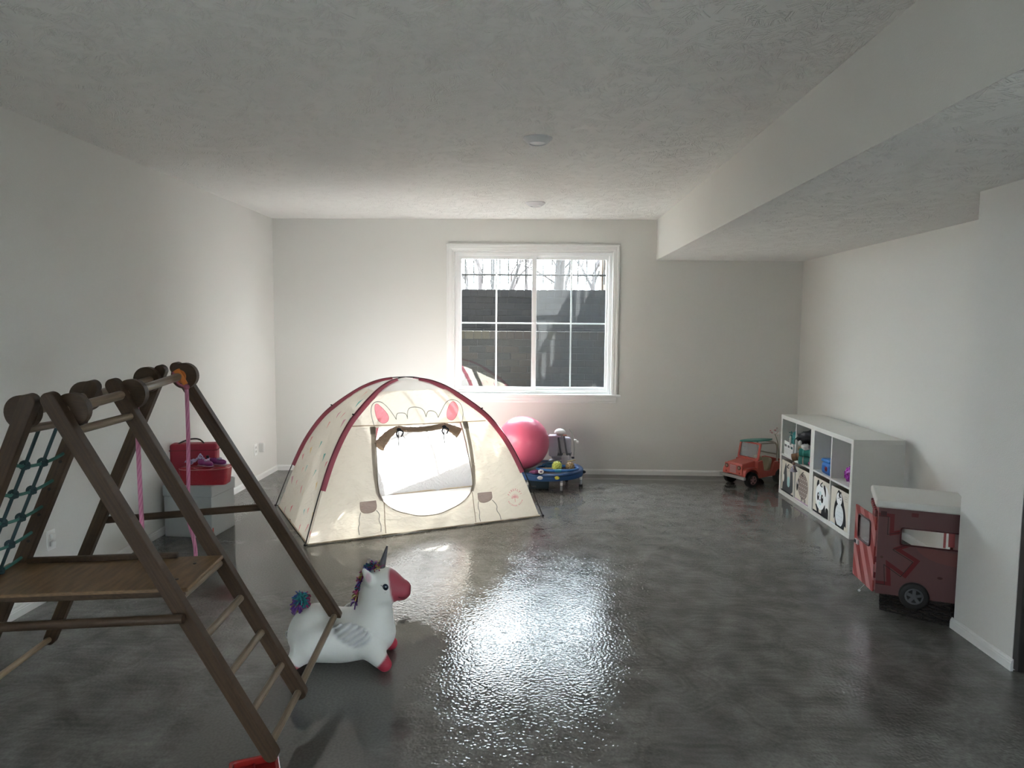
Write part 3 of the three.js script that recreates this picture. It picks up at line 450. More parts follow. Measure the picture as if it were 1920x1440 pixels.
// outlets, plugs, ceiling lights
function outlet(name, label, x, y, z, turn, plugs) {
  const o = thing(name, label, 'outlet', [x, y, z], turn, undefined), wh = mat([0.86, 0.86, 0.84], 0.35), dk = mat([0.03, 0.03, 0.03], 0.5);
  mesh('cover_plate', rbox(0.072, 0.117, 0.006, 0, 0, 0.003, 0.0025), wh, o);
  for (const s of [-1, 1]) { const k = mesh('socket', rbox(0.034, 0.03, 0.004, 0, s * 0.02, 0.0065, 0.002), mat([0.64, 0.63, 0.60], 0.4), o); mesh('slot', [box(0.002, 0.008, 0.001, -0.006, s * 0.02 + 0.003, 0.0087), box(0.002, 0.008, 0.001, 0.006, s * 0.02 + 0.003, 0.0087)], dk, o); }
  for (const [px, py, w, h, d] of plugs) { mesh('child_plug', rbox(w, h, d, px, py, 0.008 + d / 2, 0.006, 3), wh, o); }
  return o;
}
outlet('wall_outlet', 'white outlet with two safety plugs seen between the climbing frame legs', XL, 0.342, -3.945, Math.PI / 2, [[0, 0.022, 0.034, 0.03, 0.016], [0, -0.022, 0.034, 0.03, 0.016]]);
outlet('wall_outlet', 'white outlet with plug-in beside it low in the far left corner', XL, 0.331, -7.005, Math.PI / 2, []);
tag(mesh('night_light', [rbox(0.07, 0.095, 0.035, XL + 0.0185, 0.335, -7.115, 0.014, 3)], mat([0.72, 0.72, 0.70], 0.3)), 'small white plug-in unit next to the far left outlet', 'plug-in');
outlet('wall_outlet', 'white outlet with two safety plugs behind the coral toy jeep', 2.31, 0.338, ZB, 0, [[0, 0.022, 0.032, 0.032, 0.018], [0, -0.022, 0.032, 0.032, 0.018]]);
for (const [z, label] of [[-4.35, 'recessed ceiling light nearer the viewer'], [-6.58, 'recessed ceiling light nearer the window']]) {
  const l = thing('recessed_light', label, 'ceiling light', [0.025, H, z], 0, 'recessed ceiling lights');
  mesh('trim_ring', lathe([[0.09, 0], [0.09, -0.004], [0.086, -0.009], [0.072, -0.02], [0.054, -0.034], [0.048, -0.034], [0.046, -0.028], [0.045, -0.002]], 40), mat([0.72, 0.72, 0.73], 0.4), l); mesh('lens', new THREE.CylinderGeometry(0.046, 0.046, 0.004, 32).translate(0, -0.027, 0), mat([0.9, 0.9, 0.89], 0.06), l);
}

// ---------------------------------------------------------------- cube shelves with bins and toys
const shelfW = mat([0.72, 0.71, 0.67], 0.4);
function cubeShelf(z0, label) { // two by two; opening faces -x
  const T = 0.77, o = thing('cube_shelf', label, 'shelf', [2.44, 0, z0], 0, undefined), a = 0.038, b = 0.016, D = 0.39, m = T / 2;
  mesh('top', rbx(0, D, T - a, T, 0, T, 0.002), shelfW, o); mesh('bottom', rbx(0, D, 0, a, 0, T, 0.002), shelfW, o);
  mesh('side', rbx(0.0005, D - 0.0005, a, T - a, 0, a, 0.002), shelfW, o); mesh('side', rbx(0.0005, D - 0.0005, a, T - a, T - a, T, 0.002), shelfW, o);
  mesh('divider', rbx(0.002, D - 0.002, a, T - a, m - b / 2, m + b / 2, 0.001), shelfW, o); mesh('shelf_board', rbx(0.002, D - 0.002, m - b / 2, m + b / 2, a, m - b / 2, 0.001), shelfW, o); mesh('shelf_board', rbx(0.002, D - 0.002, m - b / 2, m + b / 2, m + b / 2, T - a, 0.001), shelfW, o);
  return o;
}
cubeShelf(-6.872, 'white two by two cube shelf unit nearer the back wall'); cubeShelf(-6.101, 'white two by two cube shelf unit nearer the viewer');
const cellZ = [[-6.834, -6.495], [-6.479, -6.14], [-6.063, -5.724], [-5.708, -5.369]], SY0 = 0.038, SY1 = 0.393;
function bin(i, label, draw, tilt = 0, dz = 0) {
  const [za, zb] = cellZ[i], w = 0.31, h = 0.30, d = 0.30, o = thing('storage_bin', label, 'storage bin', [2.447 + d / 2, SY0 + 0.0005, (za + zb) / 2 + dz], tilt, 'animal print fabric bins');
  const tex = canvasTex(384, 384, (g) => { g.fillStyle = '#dcd4c6'; g.fillRect(0, 0, 384, 384); draw(g); });
  const lin_ = mat([0.62, 0.58, 0.51], 0.9), fm = mat([0.95, 0.95, 0.95], 0.9, { map: tex });
  const fr = new THREE.PlaneGeometry(w, h, 1, 1).rotateY(-Math.PI / 2).translate(-d / 2 - 0.0006, h / 2, 0);
  mesh('front_face', merge([fr]), fm, o).userData.label = 'printed front of the bin';
  mesh('box', [bx(-d / 2, -d / 2 + 0.006, 0, h, -w / 2, w / 2), bx(d / 2 - 0.006, d / 2, 0, h, -w / 2, w / 2), bx(-d / 2 + 0.006, d / 2 - 0.006, 0, h, -w / 2, -w / 2 + 0.006), bx(-d / 2 + 0.006, d / 2 - 0.006, 0, h, w / 2 - 0.006, w / 2), bx(-d / 2 + 0.006, d / 2 - 0.006, 0, 0.006, -w / 2 + 0.006, w / 2 - 0.006)], lin_, o);
  mesh('pull_loop', tube([V(-d / 2 - 0.004, 0.285, 0.035), V(-d / 2 - 0.016, 0.27, 0.03), V(-d / 2 - 0.016, 0.255, 0.03), V(-d / 2 - 0.004, 0.245, 0.032)], 0.004, 12, 6), mat([0.06, 0.055, 0.05], 0.7), o);
  return o;
}
// canvas x runs towards the viewer side (+z), y down; 384 px = 0.31 m
const E = (g, c, x, y, rx, ry, a = 0) => { g.fillStyle = c; g.beginPath(); g.ellipse(x, y, rx, ry, a, 0, 7); g.fill(); };
bin(0, 'fabric bin with a grey trunked animal print in the bottom shelf nearest the jeep', (g) => { g.fillStyle = '#4b4d4f'; g.beginPath(); g.moveTo(30, 384); g.lineTo(40, 250); g.quadraticCurveTo(60, 150, 90, 90); g.lineTo(120, 20); g.lineTo(150, 60); g.lineTo(175, 200); g.lineTo(175, 60); g.lineTo(330, 60); g.quadraticCurveTo(372, 180, 360, 330); g.quadraticCurveTo(300, 384, 200, 376); g.closePath(); g.fill(); g.fillStyle = '#cfcac0'; g.beginPath(); g.roundRect(178, 30, 92, 240, 44); g.fill(); g.fillStyle = '#a9cdcb'; g.beginPath(); g.roundRect(182, 170, 84, 130, 42); g.fill(); E(g, '#e9e6df', 62, 220, 22, 50, 0.1); g.fillStyle = '#1d1e22'; g.fillRect(0, 366, 384, 18); });
bin(1, 'fabric bin with a brown polka dot sheep print in the bottom shelf', (g) => { E(g, '#8d8078', 220, 190, 145, 150); const r = rng(3); g.fillStyle = '#f2efe8'; for (let a = 0; a < 6; a++) for (let b = 0; b < 6; b++) { const x = 95 + b * 48 + (a % 2) * 24, y = 65 + a * 48; if (Math.hypot(x - 220, y - 190) < 138) { g.beginPath(); g.arc(x, y, 6.5, 0, 7); g.fill(); } } E(g, '#17171a', 60, 215, 26, 62, 0.12); E(g, '#e9e6df', 70, 175, 13, 22); E(g, '#17171a', 88, 150, 12, 26, -0.6); g.fillStyle = '#17171a'; for (const x of [180, 208, 262, 290]) g.fillRect(x, 325, 16, 44); g.fillStyle = '#b9a3b6'; g.fillRect(0, 366, 384, 18); });
bin(2, 'fabric bin with a black and white panda print in the bottom shelf', (g) => { E(g, '#f3f3f2', 300, 200, 100, 150); E(g, '#141417', 110, 60, 26, 50, 0.35); E(g, '#141417', 285, 100, 26, 62, -0.25); g.fillStyle = '#141417'; g.beginPath(); g.moveTo(60, 290); g.lineTo(120, 384); g.lineTo(160, 384); g.lineTo(140, 290); g.fill(); g.beginPath(); g.moveTo(210, 384); g.quadraticCurveTo(220, 280, 300, 250); g.lineTo(330, 384); g.fill(); g.beginPath(); g.roundRect(318, 270, 66, 110, 30); g.fill(); E(g, '#f7f8f8', 180, 190, 122, 140); E(g, '#141417', 125, 195, 26, 44, 0.1); E(g, '#141417', 225, 200, 28, 46, -0.1); E(g, '#ffffff', 130, 178, 9, 13); E(g, '#ffffff', 232, 182, 9, 13); E(g, '#141417', 176, 222, 12, 9); E(g, '#cfe3e4', 176, 150, 30, 22); E(g, '#cfe3e4', 176, 262, 30, 18); g.fillStyle = '#141417'; g.fillRect(0, 364, 384, 20); });
bin(3, 'fabric bin with a penguin print in the bottom shelf nearest the food truck', (g) => { g.fillStyle = '#16161a'; g.beginPath(); g.moveTo(170, 6); g.quadraticCurveTo(260, 40, 290, 130); g.quadraticCurveTo(350, 230, 352, 350); g.lineTo(322, 340); g.lineTo(310, 384); g.lineTo(120, 384); g.lineTo(100, 300); g.lineTo(78, 330); g.quadraticCurveTo(66, 190, 110, 130); g.quadraticCurveTo(120, 40, 170, 6); g.fill(); E(g, '#f3f3f2', 186, 96, 62, 66); g.fillStyle = '#16161a'; g.beginPath(); g.moveTo(165, 20); g.lineTo(212, 20); g.lineTo(192, 104); g.closePath(); g.fill(); E(g, '#16161a', 160, 96, 6, 6); E(g, '#16161a', 216, 100, 6, 6); E(g, '#e6e9ea', 200, 262, 92, 116); g.fillStyle = '#9aa4a8'; for (let a = 0; a < 4; a++) for (let b = 0; b < 4; b++) { g.beginPath(); g.arc(150 + b * 32 + (a % 2) * 14, 190 + a * 40, 4, 0, 7); g.fill(); } g.fillStyle = '#16161a'; g.fillRect(150, 366, 120, 18); g.fillStyle = '#c9d6e2'; g.fillRect(0, 374, 120, 10); g.strokeStyle = '#77716a'; g.lineWidth = 2; g.strokeRect(300, 44, 62, 44); g.fillStyle = '#77716a'; g.fillRect(312, 62, 38, 4); });
{ // far upper cell: white crate with teal cup rim
  const Y = SY1 + 0.0005, c = thing('plastic_crate', 'small white plastic crate with cut-outs in the top far shelf cell', 'crate', [2.565, Y, -6.665], R(-2)), w = mat([0.74, 0.74, 0.73], 0.4);
  const sideP = (W, hgt) => { const s = rrect(-W / 2, 0, W / 2, hgt, 0.006); for (let i = 0; i < 3; i++) { const x = -W / 2 + W * (i + 0.5) / 3; s.holes.push(rrect(x - W * 0.11, 0.08, x + W * 0.11, 0.105, 0.004)); } return extr(s, 0.004); };
  mesh('panel', sideP(0.25, 0.135).rotateY(-Math.PI / 2).translate(-0.115, 0, 0), w, c); mesh('panel', sideP(0.25, 0.135).rotateY(-Math.PI / 2).translate(0.115, 0, 0), w, c); mesh('panel', sideP(0.222, 0.135).translate(-0.002, 0, 0.121), w, c); mesh('panel', sideP(0.222, 0.135).translate(-0.002, 0, -0.125), w, c); mesh('base', bx(-0.114, 0.11, 0, 0.004, -0.121, 0.121), w, c);
  mesh('rib', [0.02, 0.035, 0.05, 0.065].map((y) => rbox(0.004, 0.003, 0.24, -0.121, y, 0, 0.001)), mat([0.55, 0.55, 0.55], 0.5), c);
  const tl = thing('teal_scarf', 'crumpled teal fabric piled in the white crate', 'fabric', [2.562, Y + 0.0045, -6.665]), g = new THREE.SphereGeometry(0.1, 40, 24), p = g.attributes.position; for (let i = 0; i < p.count; i++) { const x = p.getX(i), y = p.getY(i), z = p.getZ(i), k = 1 + 0.16 * n3(x * 28, y * 28, z * 28) + 0.08 * n3(x * 60, y * 60, z * 60); p.setXYZ(i, x * k * 0.9, Math.max(0, (y + 0.10) * k * 1.18), z * k * 1.0); } g.computeVertexNormals(); mesh('cloth', g, mat([0.03, 0.20, 0.19], 0.8), tl); mesh('fringe', fur([V(-0.07, 0.20, -0.05), V(-0.05, 0.21, 0.04), V(0, 0.23, 0)], 0.03, 40, 3, 0.03), mat([0.035, 0.24, 0.22], 0.8), tl);
  tag(mesh('candle', [new THREE.CylinderGeometry(0.0085, 0.0085, 0.075, 14).translate(2.435, Y + 0.1605, -6.60), ball(0.006, 2.435, Y + 0.2, -6.60, 1, 1, 1, 8, 6)], mat([0.75, 0.74, 0.70], 0.4)), 'white peg sticking up from the edge of the white crate', 'peg').position.set(0, 0, 0);
}
{ // second upper cell: heap of toys
  const Y = SY1 + 0.0005, zc = -6.31;
  const bk = thing('black_bag', 'black cloth bag bulging out of the top shelf cell', 'bag', [2.545, Y + 0.235, zc + 0.008]), g = new THREE.SphereGeometry(0.12, 44, 28), p = g.attributes.position; for (let i = 0; i < p.count; i++) { const x = p.getX(i), y = p.getY(i), z = p.getZ(i), k = 1 + 0.13 * n3(x * 14, y * 14, z * 14) + 0.05 * n3(x * 40, y * 40, z * 40); p.setXYZ(i, x * k * 1.25, y * k * 0.62 + z * 0.25, z * k * 1.15); } g.computeVertexNormals(); mesh('cloth', g, mat([0.008, 0.010, 0.014], 0.75), bk);
  mesh('drawstring', tube([V(-0.14, 0.0, -0.05), V(-0.165, -0.03, -0.045), V(-0.16, -0.06, -0.05)], 0.004, 12, 6), mat([0.02, 0.02, 0.025], 0.8), bk);
  const rollF = (name, label, a, b, r, c1, c2) => { const o = thing(name, label, 'toy', [a.x, a.y, a.z]), d = b.clone().sub(a); mesh('tube', rod(V(0, 0, 0), d, r, 20), mat(c1, 0.5), o); mesh('end_cap', [rod(d.clone().multiplyScalar(-0.02), d.clone().multiplyScalar(0.02), r * 0.8, 18)], mat(c2, 0.6), o); mesh('band', [rod(d.clone().multiplyScalar(0.25), d.clone().multiplyScalar(0.32), r * 1.04, 20), rod(d.clone().multiplyScalar(0.7), d.clone().multiplyScalar(0.76), r * 1.04, 20)], mat(c2, 0.6), o); };
  rollF('toy_log', 'brown toy cylinder slanting out of the crowded shelf cell', V(2.395, Y + 0.035, -6.425), V(2.52, Y + 0.075, -6.345), 0.034, [0.20, 0.105, 0.05], [0.11, 0.05, 0.03]);
  rollF('toy_log', 'pale wooden toy cylinder lying behind the brown one', V(2.42, Y + 0.128, -6.36), V(2.55, Y + 0.135, -6.295), 0.018, [0.34, 0.24, 0.14], [0.40, 0.28, 0.19]);
  rollF('toy_cup', 'upper teal toy cup in the crowded shelf cell', V(2.40, Y + 0.113, -6.27), V(2.50, Y + 0.113, -6.205), 0.035, [0.02, 0.20, 0.17], [0.12, 0.45, 0.38]);
  rollF('toy_cup', 'lower teal toy cup with cream lid in the crowded shelf cell', V(2.40, Y + 0.038, -6.275), V(2.51, Y + 0.042, -6.205), 0.037, [0.03, 0.17, 0.15], [0.46, 0.34, 0.28]);
  const w = thing('white_plush', 'small white crumpled plush above the teal cups', 'plush', [2.425, Y + 0.172, -6.20]); const wg = ball(0.036, 0, 0, 0, 1.1, 0.75, 0.9, 24, 16), wp = wg.attributes.position; for (let i = 0; i < wp.count; i++) { const k = 1 + 0.2 * n3(wp.getX(i) * 30, wp.getY(i) * 30, wp.getZ(i) * 30); wp.setXYZ(i, wp.getX(i) * k, wp.getY(i) * k, wp.getZ(i) * k); } wg.computeVertexNormals(); mesh('body', wg, mat([0.66, 0.64, 0.63], 0.9), w); mesh('ear', [ball(0.018, -0.045, 0.03, -0.02, 1, 1.3, 0.7, 10, 8)], mat([0.7, 0.68, 0.67], 0.9), w);
  const pk = thing('pink_block', 'magenta pink toy piece at the edge of the crowded shelf cell', 'toy', [2.485, Y, -6.168]); mesh('body', rbox(0.05, 0.036, 0.034, 0, 0.018, 0, 0.012, 3), mat([0.40, 0.06, 0.20], 0.45), pk); mesh('knob', [ball(0.012, -0.032, 0.024, 0.008, 1, 1, 1, 10, 8), ball(0.012, -0.03, 0.03, -0.015, 1, 1, 1, 10, 8)], mat([0.5, 0.15, 0.28], 0.45), pk);
  const pu = thing('doll_figure', 'small lilac doll figure hanging over the shelf edge under the brown cylinder', 'doll', [2.40, Y - 0.09, -6.40]); mesh('dress', [lathe([[0.004, 0.06], [0.012, 0.045], [0.03, 0.01], [0.034, 0]], 16)], mat([0.30, 0.27, 0.33], 0.8), pu); mesh('head', ball(0.014, 0, 0.072, 0, 1, 1, 1, 12, 10), mat([0.42, 0.28, 0.20], 0.6), pu); mesh('arm', [rod(V(0, 0.05, 0), V(-0.01, 0.03, 0.035), 0.005, 6), rod(V(0, 0.05, 0), V(-0.01, 0.03, -0.035), 0.005, 6)], mat([0.42, 0.28, 0.20], 0.6), pu);
}
{ // near unit upper cells
  const Y = SY1 + 0.0005, b = thing('blue_box', 'rounded blue toy box with a red button in the top shelf cell', 'toy box', [2.53, Y, -5.835], 0), bl = mat([0.015, 0.13, 0.42], 0.4);
  mesh('body', rbox(0.17, 0.105, 0.17, 0, 0.0525, 0, 0.03, 4), bl, b); mesh('lid', rbox(0.172, 0.028, 0.172, 0, 0.116, 0, 0.014, 3), mat([0.02, 0.17, 0.50], 0.4), b); mesh('button', [new THREE.CylinderGeometry(0.02, 0.02, 0.008, 24).rotateZ(Math.PI / 2).translate(-0.087, 0.055, 0.03), new THREE.CylinderGeometry(0.012, 0.012, 0.012, 20).rotateZ(Math.PI / 2).translate(-0.089, 0.055, 0.03)], mat([0.20, 0.01, 0.03], 0.4), b);
  const m = thing('magenta_ball', 'magenta bumpy ball in the top shelf cell nearest the viewer', 'ball', [2.525, Y + 0.079, -5.475]), nub = []; for (let i = 0; i < 70; i++) { const y = 1 - 2 * (i + 0.5) / 70, rr = Math.sqrt(1 - y * y), a = i * 2.39996; nub.push(ball(0.009, Math.cos(a) * rr * 0.069, y * 0.069, Math.sin(a) * rr * 0.069, 1, 1, 1, 6, 5)); }
  mesh('body', ball(0.07, 0, 0, 0, 1, 1, 1, 28, 20), mat([0.34, 0.012, 0.36], 0.4), m); const nb = mesh('nubs', nub, mat([0.34, 0.012, 0.36], 0.4), m); nb.userData.kind = 'stuff';
  const fl = thing('flower_stem', 'sprig of tiny pink blossoms above the toy jeep by the shelf edge', 'flower', [2.40, 0.575, -6.93]); const r = rng(12); for (let i = 0; i < 9; i++) mesh('blossom', ball(0.009 + 0.004 * r(), (r() - 0.5) * 0.09, (r() - 0.3) * 0.07, (r() - 0.5) * 0.06, 1, 0.8, 1, 8, 6), mat(i % 2 ? [0.42, 0.20, 0.20] : [0.58, 0.50, 0.47], 0.8), fl); mesh('stem', tube([V(0, 0, 0), V(0.03, -0.08, 0.0), V(0.05, -0.2, -0.01), V(0.06, -0.30, -0.02)], 0.003, 14, 5), mat([0.10, 0.13, 0.06], 0.8), fl); mesh('white_tip', ball(0.012, 0.04, 0.005, 0.02, 1.4, 0.8, 1, 8, 6), mat([0.8, 0.8, 0.8], 0.6), fl);
}

// ---------------------------------------------------------------- toy jeep
{
  const J = thing('toy_jeep', 'coral open-top toy jeep with teal board on its roof beside the cube shelf', 'toy car', [2.335, 0, -7.275], R(210));
  const coral = mat([0.50, 0.105, 0.082], 0.32), dk = mat([0.012, 0.012, 0.014], 0.6), grey = mat([0.24, 0.23, 0.22], 0.4), cream = mat([0.42, 0.37, 0.25], 0.6), rim = mat([0.34, 0.17, 0.18], 0.35);
  const W = 0.145; // half width
  // side profile of the tub with wheel arches, x forward
  const tub = poly([[-0.30, 0.10], [-0.27, 0.10]]); tub.absarc(-0.20, 0.085, 0.075, Math.PI * 0.95, Math.PI * 0.05, true); tub.lineTo(0.10, 0.085); tub.lineTo(0.125, 0.10); tub.lineTo(0.125, 0.255); tub.lineTo(0.06, 0.265); tub.lineTo(0.035, 0.16); tub.lineTo(-0.07, 0.14); tub.lineTo(-0.12, 0.24); tub.lineTo(-0.30, 0.24); tub.lineTo(-0.30, 0.10);
  for (const s of [-1, 1]) mesh('side_panel', extr(tub, 0.016, 0.004).translate(0, 0, s > 0 ? W - 0.016 : -W), coral, J);
  mesh('floor_pan', rbx(-0.30, 0.20, 0.085, 0.105, -W + 0.02, W - 0.02, 0.006), coral, J); mesh('tailgate', rbx(-0.305, -0.285, 0.10, 0.24, -W + 0.016, W - 0.016, 0.006), coral, J); mesh('firewall', rbx(0.095, 0.122, 0.10, 0.258, -W + 0.016, W - 0.016, 0.006), coral, J);
  const hood = poly([[0.10, 0.13], [0.305, 0.13], [0.312, 0.22], [0.295, 0.238], [0.10, 0.265]]); mesh('hood', extr(hood, 0.19, 0.008).translate(0, 0, -0.095), coral, J);
  for (const s of [-1, 1]) { const f = new THREE.Shape(); f.moveTo(0.095, 0.12); f.absarc(0.205, 0.085, 0.098, Math.PI * 0.88, Math.PI * 0.02, true); f.lineTo(0.308, 0.125); f.quadraticCurveTo(0.31, 0.195, 0.25, 0.198); f.lineTo(0.15, 0.198); f.quadraticCurveTo(0.11, 0.19, 0.095, 0.12); mesh('fender', extr(f, 0.055, 0.005).translate(0, 0, s > 0 ? 0.09 : -0.145), coral, J); }
  const grill = mesh('grille', rbx(0.298, 0.318, 0.122, 0.232, -0.118, 0.118, 0.014, 3), coral, J); for (let i = 0; i < 6; i++) mesh('grille_slat', rbox(0.004, 0.007, 0.082, 0.319, 0.145 + i * 0.0135, 0, 0.002), mat([0.45, 0.36, 0.36], 0.35), grill);
  for (const s of [-1, 1]) { mesh('headlight', [new THREE.CylinderGeometry(0.021, 0.021, 0.008, 24).rotateZ(Math.PI / 2).translate(0.320, 0.20, s * 0.083)], mat([0.10, 0.06, 0.05], 0.2), J); mesh('lamp_glass', ball(0.014, 0.3235, 0.20, s * 0.083, 0.4, 1, 1, 14, 10), mat([0.35, 0.25, 0.2], 0.1), J); mesh('marker_light', [new THREE.CylinderGeometry(0.009, 0.009, 0.006, 16).rotateZ(Math.PI / 2).translate(0.319, 0.145, s * 0.088)], mat([0.28, 0.03, 0.03], 0.3), J); }
  mesh('bumper', [rbx(0.305, 0.335, 0.088, 0.118, -0.165, 0.165, 0.006)], grey, J);
  // windshield
  const ws = new THREE.Group(); ws.name = 'windshield'; ws.position.set(0.105, 0.255, 0); ws.rotation.z = R(11); J.add(ws);
  const wf = rrect(-0.138, 0, 0.138, 0.185, 0.02); wf.holes.push(rrect(-0.118, 0.03, 0.118, 0.168, 0.012)); mesh('frame', extr(wf, 0.012, 0.003).rotateY(Math.PI / 2), coral, ws); mesh('screen', box(0.003, 0.145, 0.24, 0.007, 0.099, 0), mat([0.80, 0.82, 0.83], 0.03, { transmission: 0.9, thickness: 0, ior: 1.45 }), ws); mesh('wiper', [bar(V(0.018, 0.022, -0.10), V(0.018, 0.028, -0.005), 0.004, 0.004, V(0, 1, 0), 0.001), bar(V(0.018, 0.022, 0.015), V(0.018, 0.028, 0.11), 0.004, 0.004, V(0, 1, 0), 0.001)], dk, ws);
  // wheels
  for (const [x, s] of [[0.205, 1], [0.205, -1], [-0.20, 1], [-0.20, -1]]) {
    const w = new THREE.Group(); w.name = 'wheel'; w.position.set(x, 0.079, s * 0.14); w.rotation.y = s > 0 ? 0 : Math.PI; J.add(w);
    mesh('tyre', lathe([[0.04, -0.028], [0.07, -0.03], [0.078, -0.02], [0.0785, 0], [0.078, 0.02], [0.07, 0.03], [0.04, 0.028]], 36).rotateX(Math.PI / 2), dk, w);
    const r5 = [rod(V(0, 0, -0.02), V(0, 0, 0.027), 0.012, 16)]; for (let k = 0; k < 5; k++) { const a = k / 5 * 6.283 + 0.3; r5.push(bar(V(0, 0, 0.022), V(Math.cos(a) * 0.044, Math.sin(a) * 0.044, 0.024), 0.015, 0.008, V(-Math.sin(a), Math.cos(a), 0), 0.003)); } r5.push(new THREE.TorusGeometry(0.044, 0.005, 8, 32).translate(0, 0, 0.024)); mesh('rim', r5, rim, w);
    mesh('hub_disc', new THREE.CylinderGeometry(0.042, 0.042, 0.02, 24).rotateX(Math.PI / 2).translate(0, 0, 0.002), mat([0.05, 0.03, 0.03], 0.5), w);
  }
  for (const s of [-1, 1]) { mesh('seat', [rbox(0.10, 0.05, 0.105, -0.01, 0.135, s * 0.062, 0.02, 3), (() => { const g = extr(rrect(-0.05, 0, 0.05, 0.135, 0.035), 0.028, 0.006); return g.rotateY(Math.PI / 2).rotateZ(R(14)).translate(-0.085, 0.14, s * 0.062); })()], cream, J); }
  mesh('steering_wheel', [new THREE.TorusGeometry(0.036, 0.005, 8, 28).rotateY(Math.PI / 2).rotateZ(R(25)).translate(0.055, 0.235, 0.062), rod(V(0.055, 0.235, 0.062), V(0.1, 0.21, 0.062), 0.006, 8)], dk, J);
  mesh('roll_bar', [tube([V(-0.17, 0.16, -0.13), V(-0.165, 0.30, -0.13), V(-0.16, 0.415, -0.12), V(-0.16, 0.43, 0), V(-0.16, 0.415, 0.12), V(-0.165, 0.30, 0.13), V(-0.17, 0.16, 0.13)], 0.009, 50, 8), rod(V(-0.165, 0.31, -0.13), V(-0.165, 0.31, 0.13), 0.007, 8), rod(V(-0.16, 0.425, -0.11), V(0.075, 0.432, -0.11), 0.007, 8), rod(V(-0.16, 0.425, 0.11), V(0.075, 0.432, 0.11), 0.007, 8)], mat([0.36, 0.33, 0.27], 0.5), J);
  const bs = thing('toy_surfboard', 'teal leaf-shaped board lying across the top of the toy jeep', 'toy', [2.335, 0.446, -7.275], R(200)); const sb = new THREE.Shape(); sb.moveTo(-0.20, 0); sb.quadraticCurveTo(-0.08, 0.085, 0.08, 0.06); sb.quadraticCurveTo(0.17, 0.035, 0.20, 0); sb.quadraticCurveTo(0.17, -0.035, 0.08, -0.06); sb.quadraticCurveTo(-0.08, -0.085, -0.20, 0); mesh('board', extr(sb, 0.008, 0.003).rotateX(-Math.PI / 2), mat([0.03, 0.24, 0.20], 0.4), bs); mesh('stripe', rbox(0.37, 0.002, 0.008, 0, 0.0095, 0, 0.001), mat([0.012, 0.10, 0.10], 0.5), bs);
}

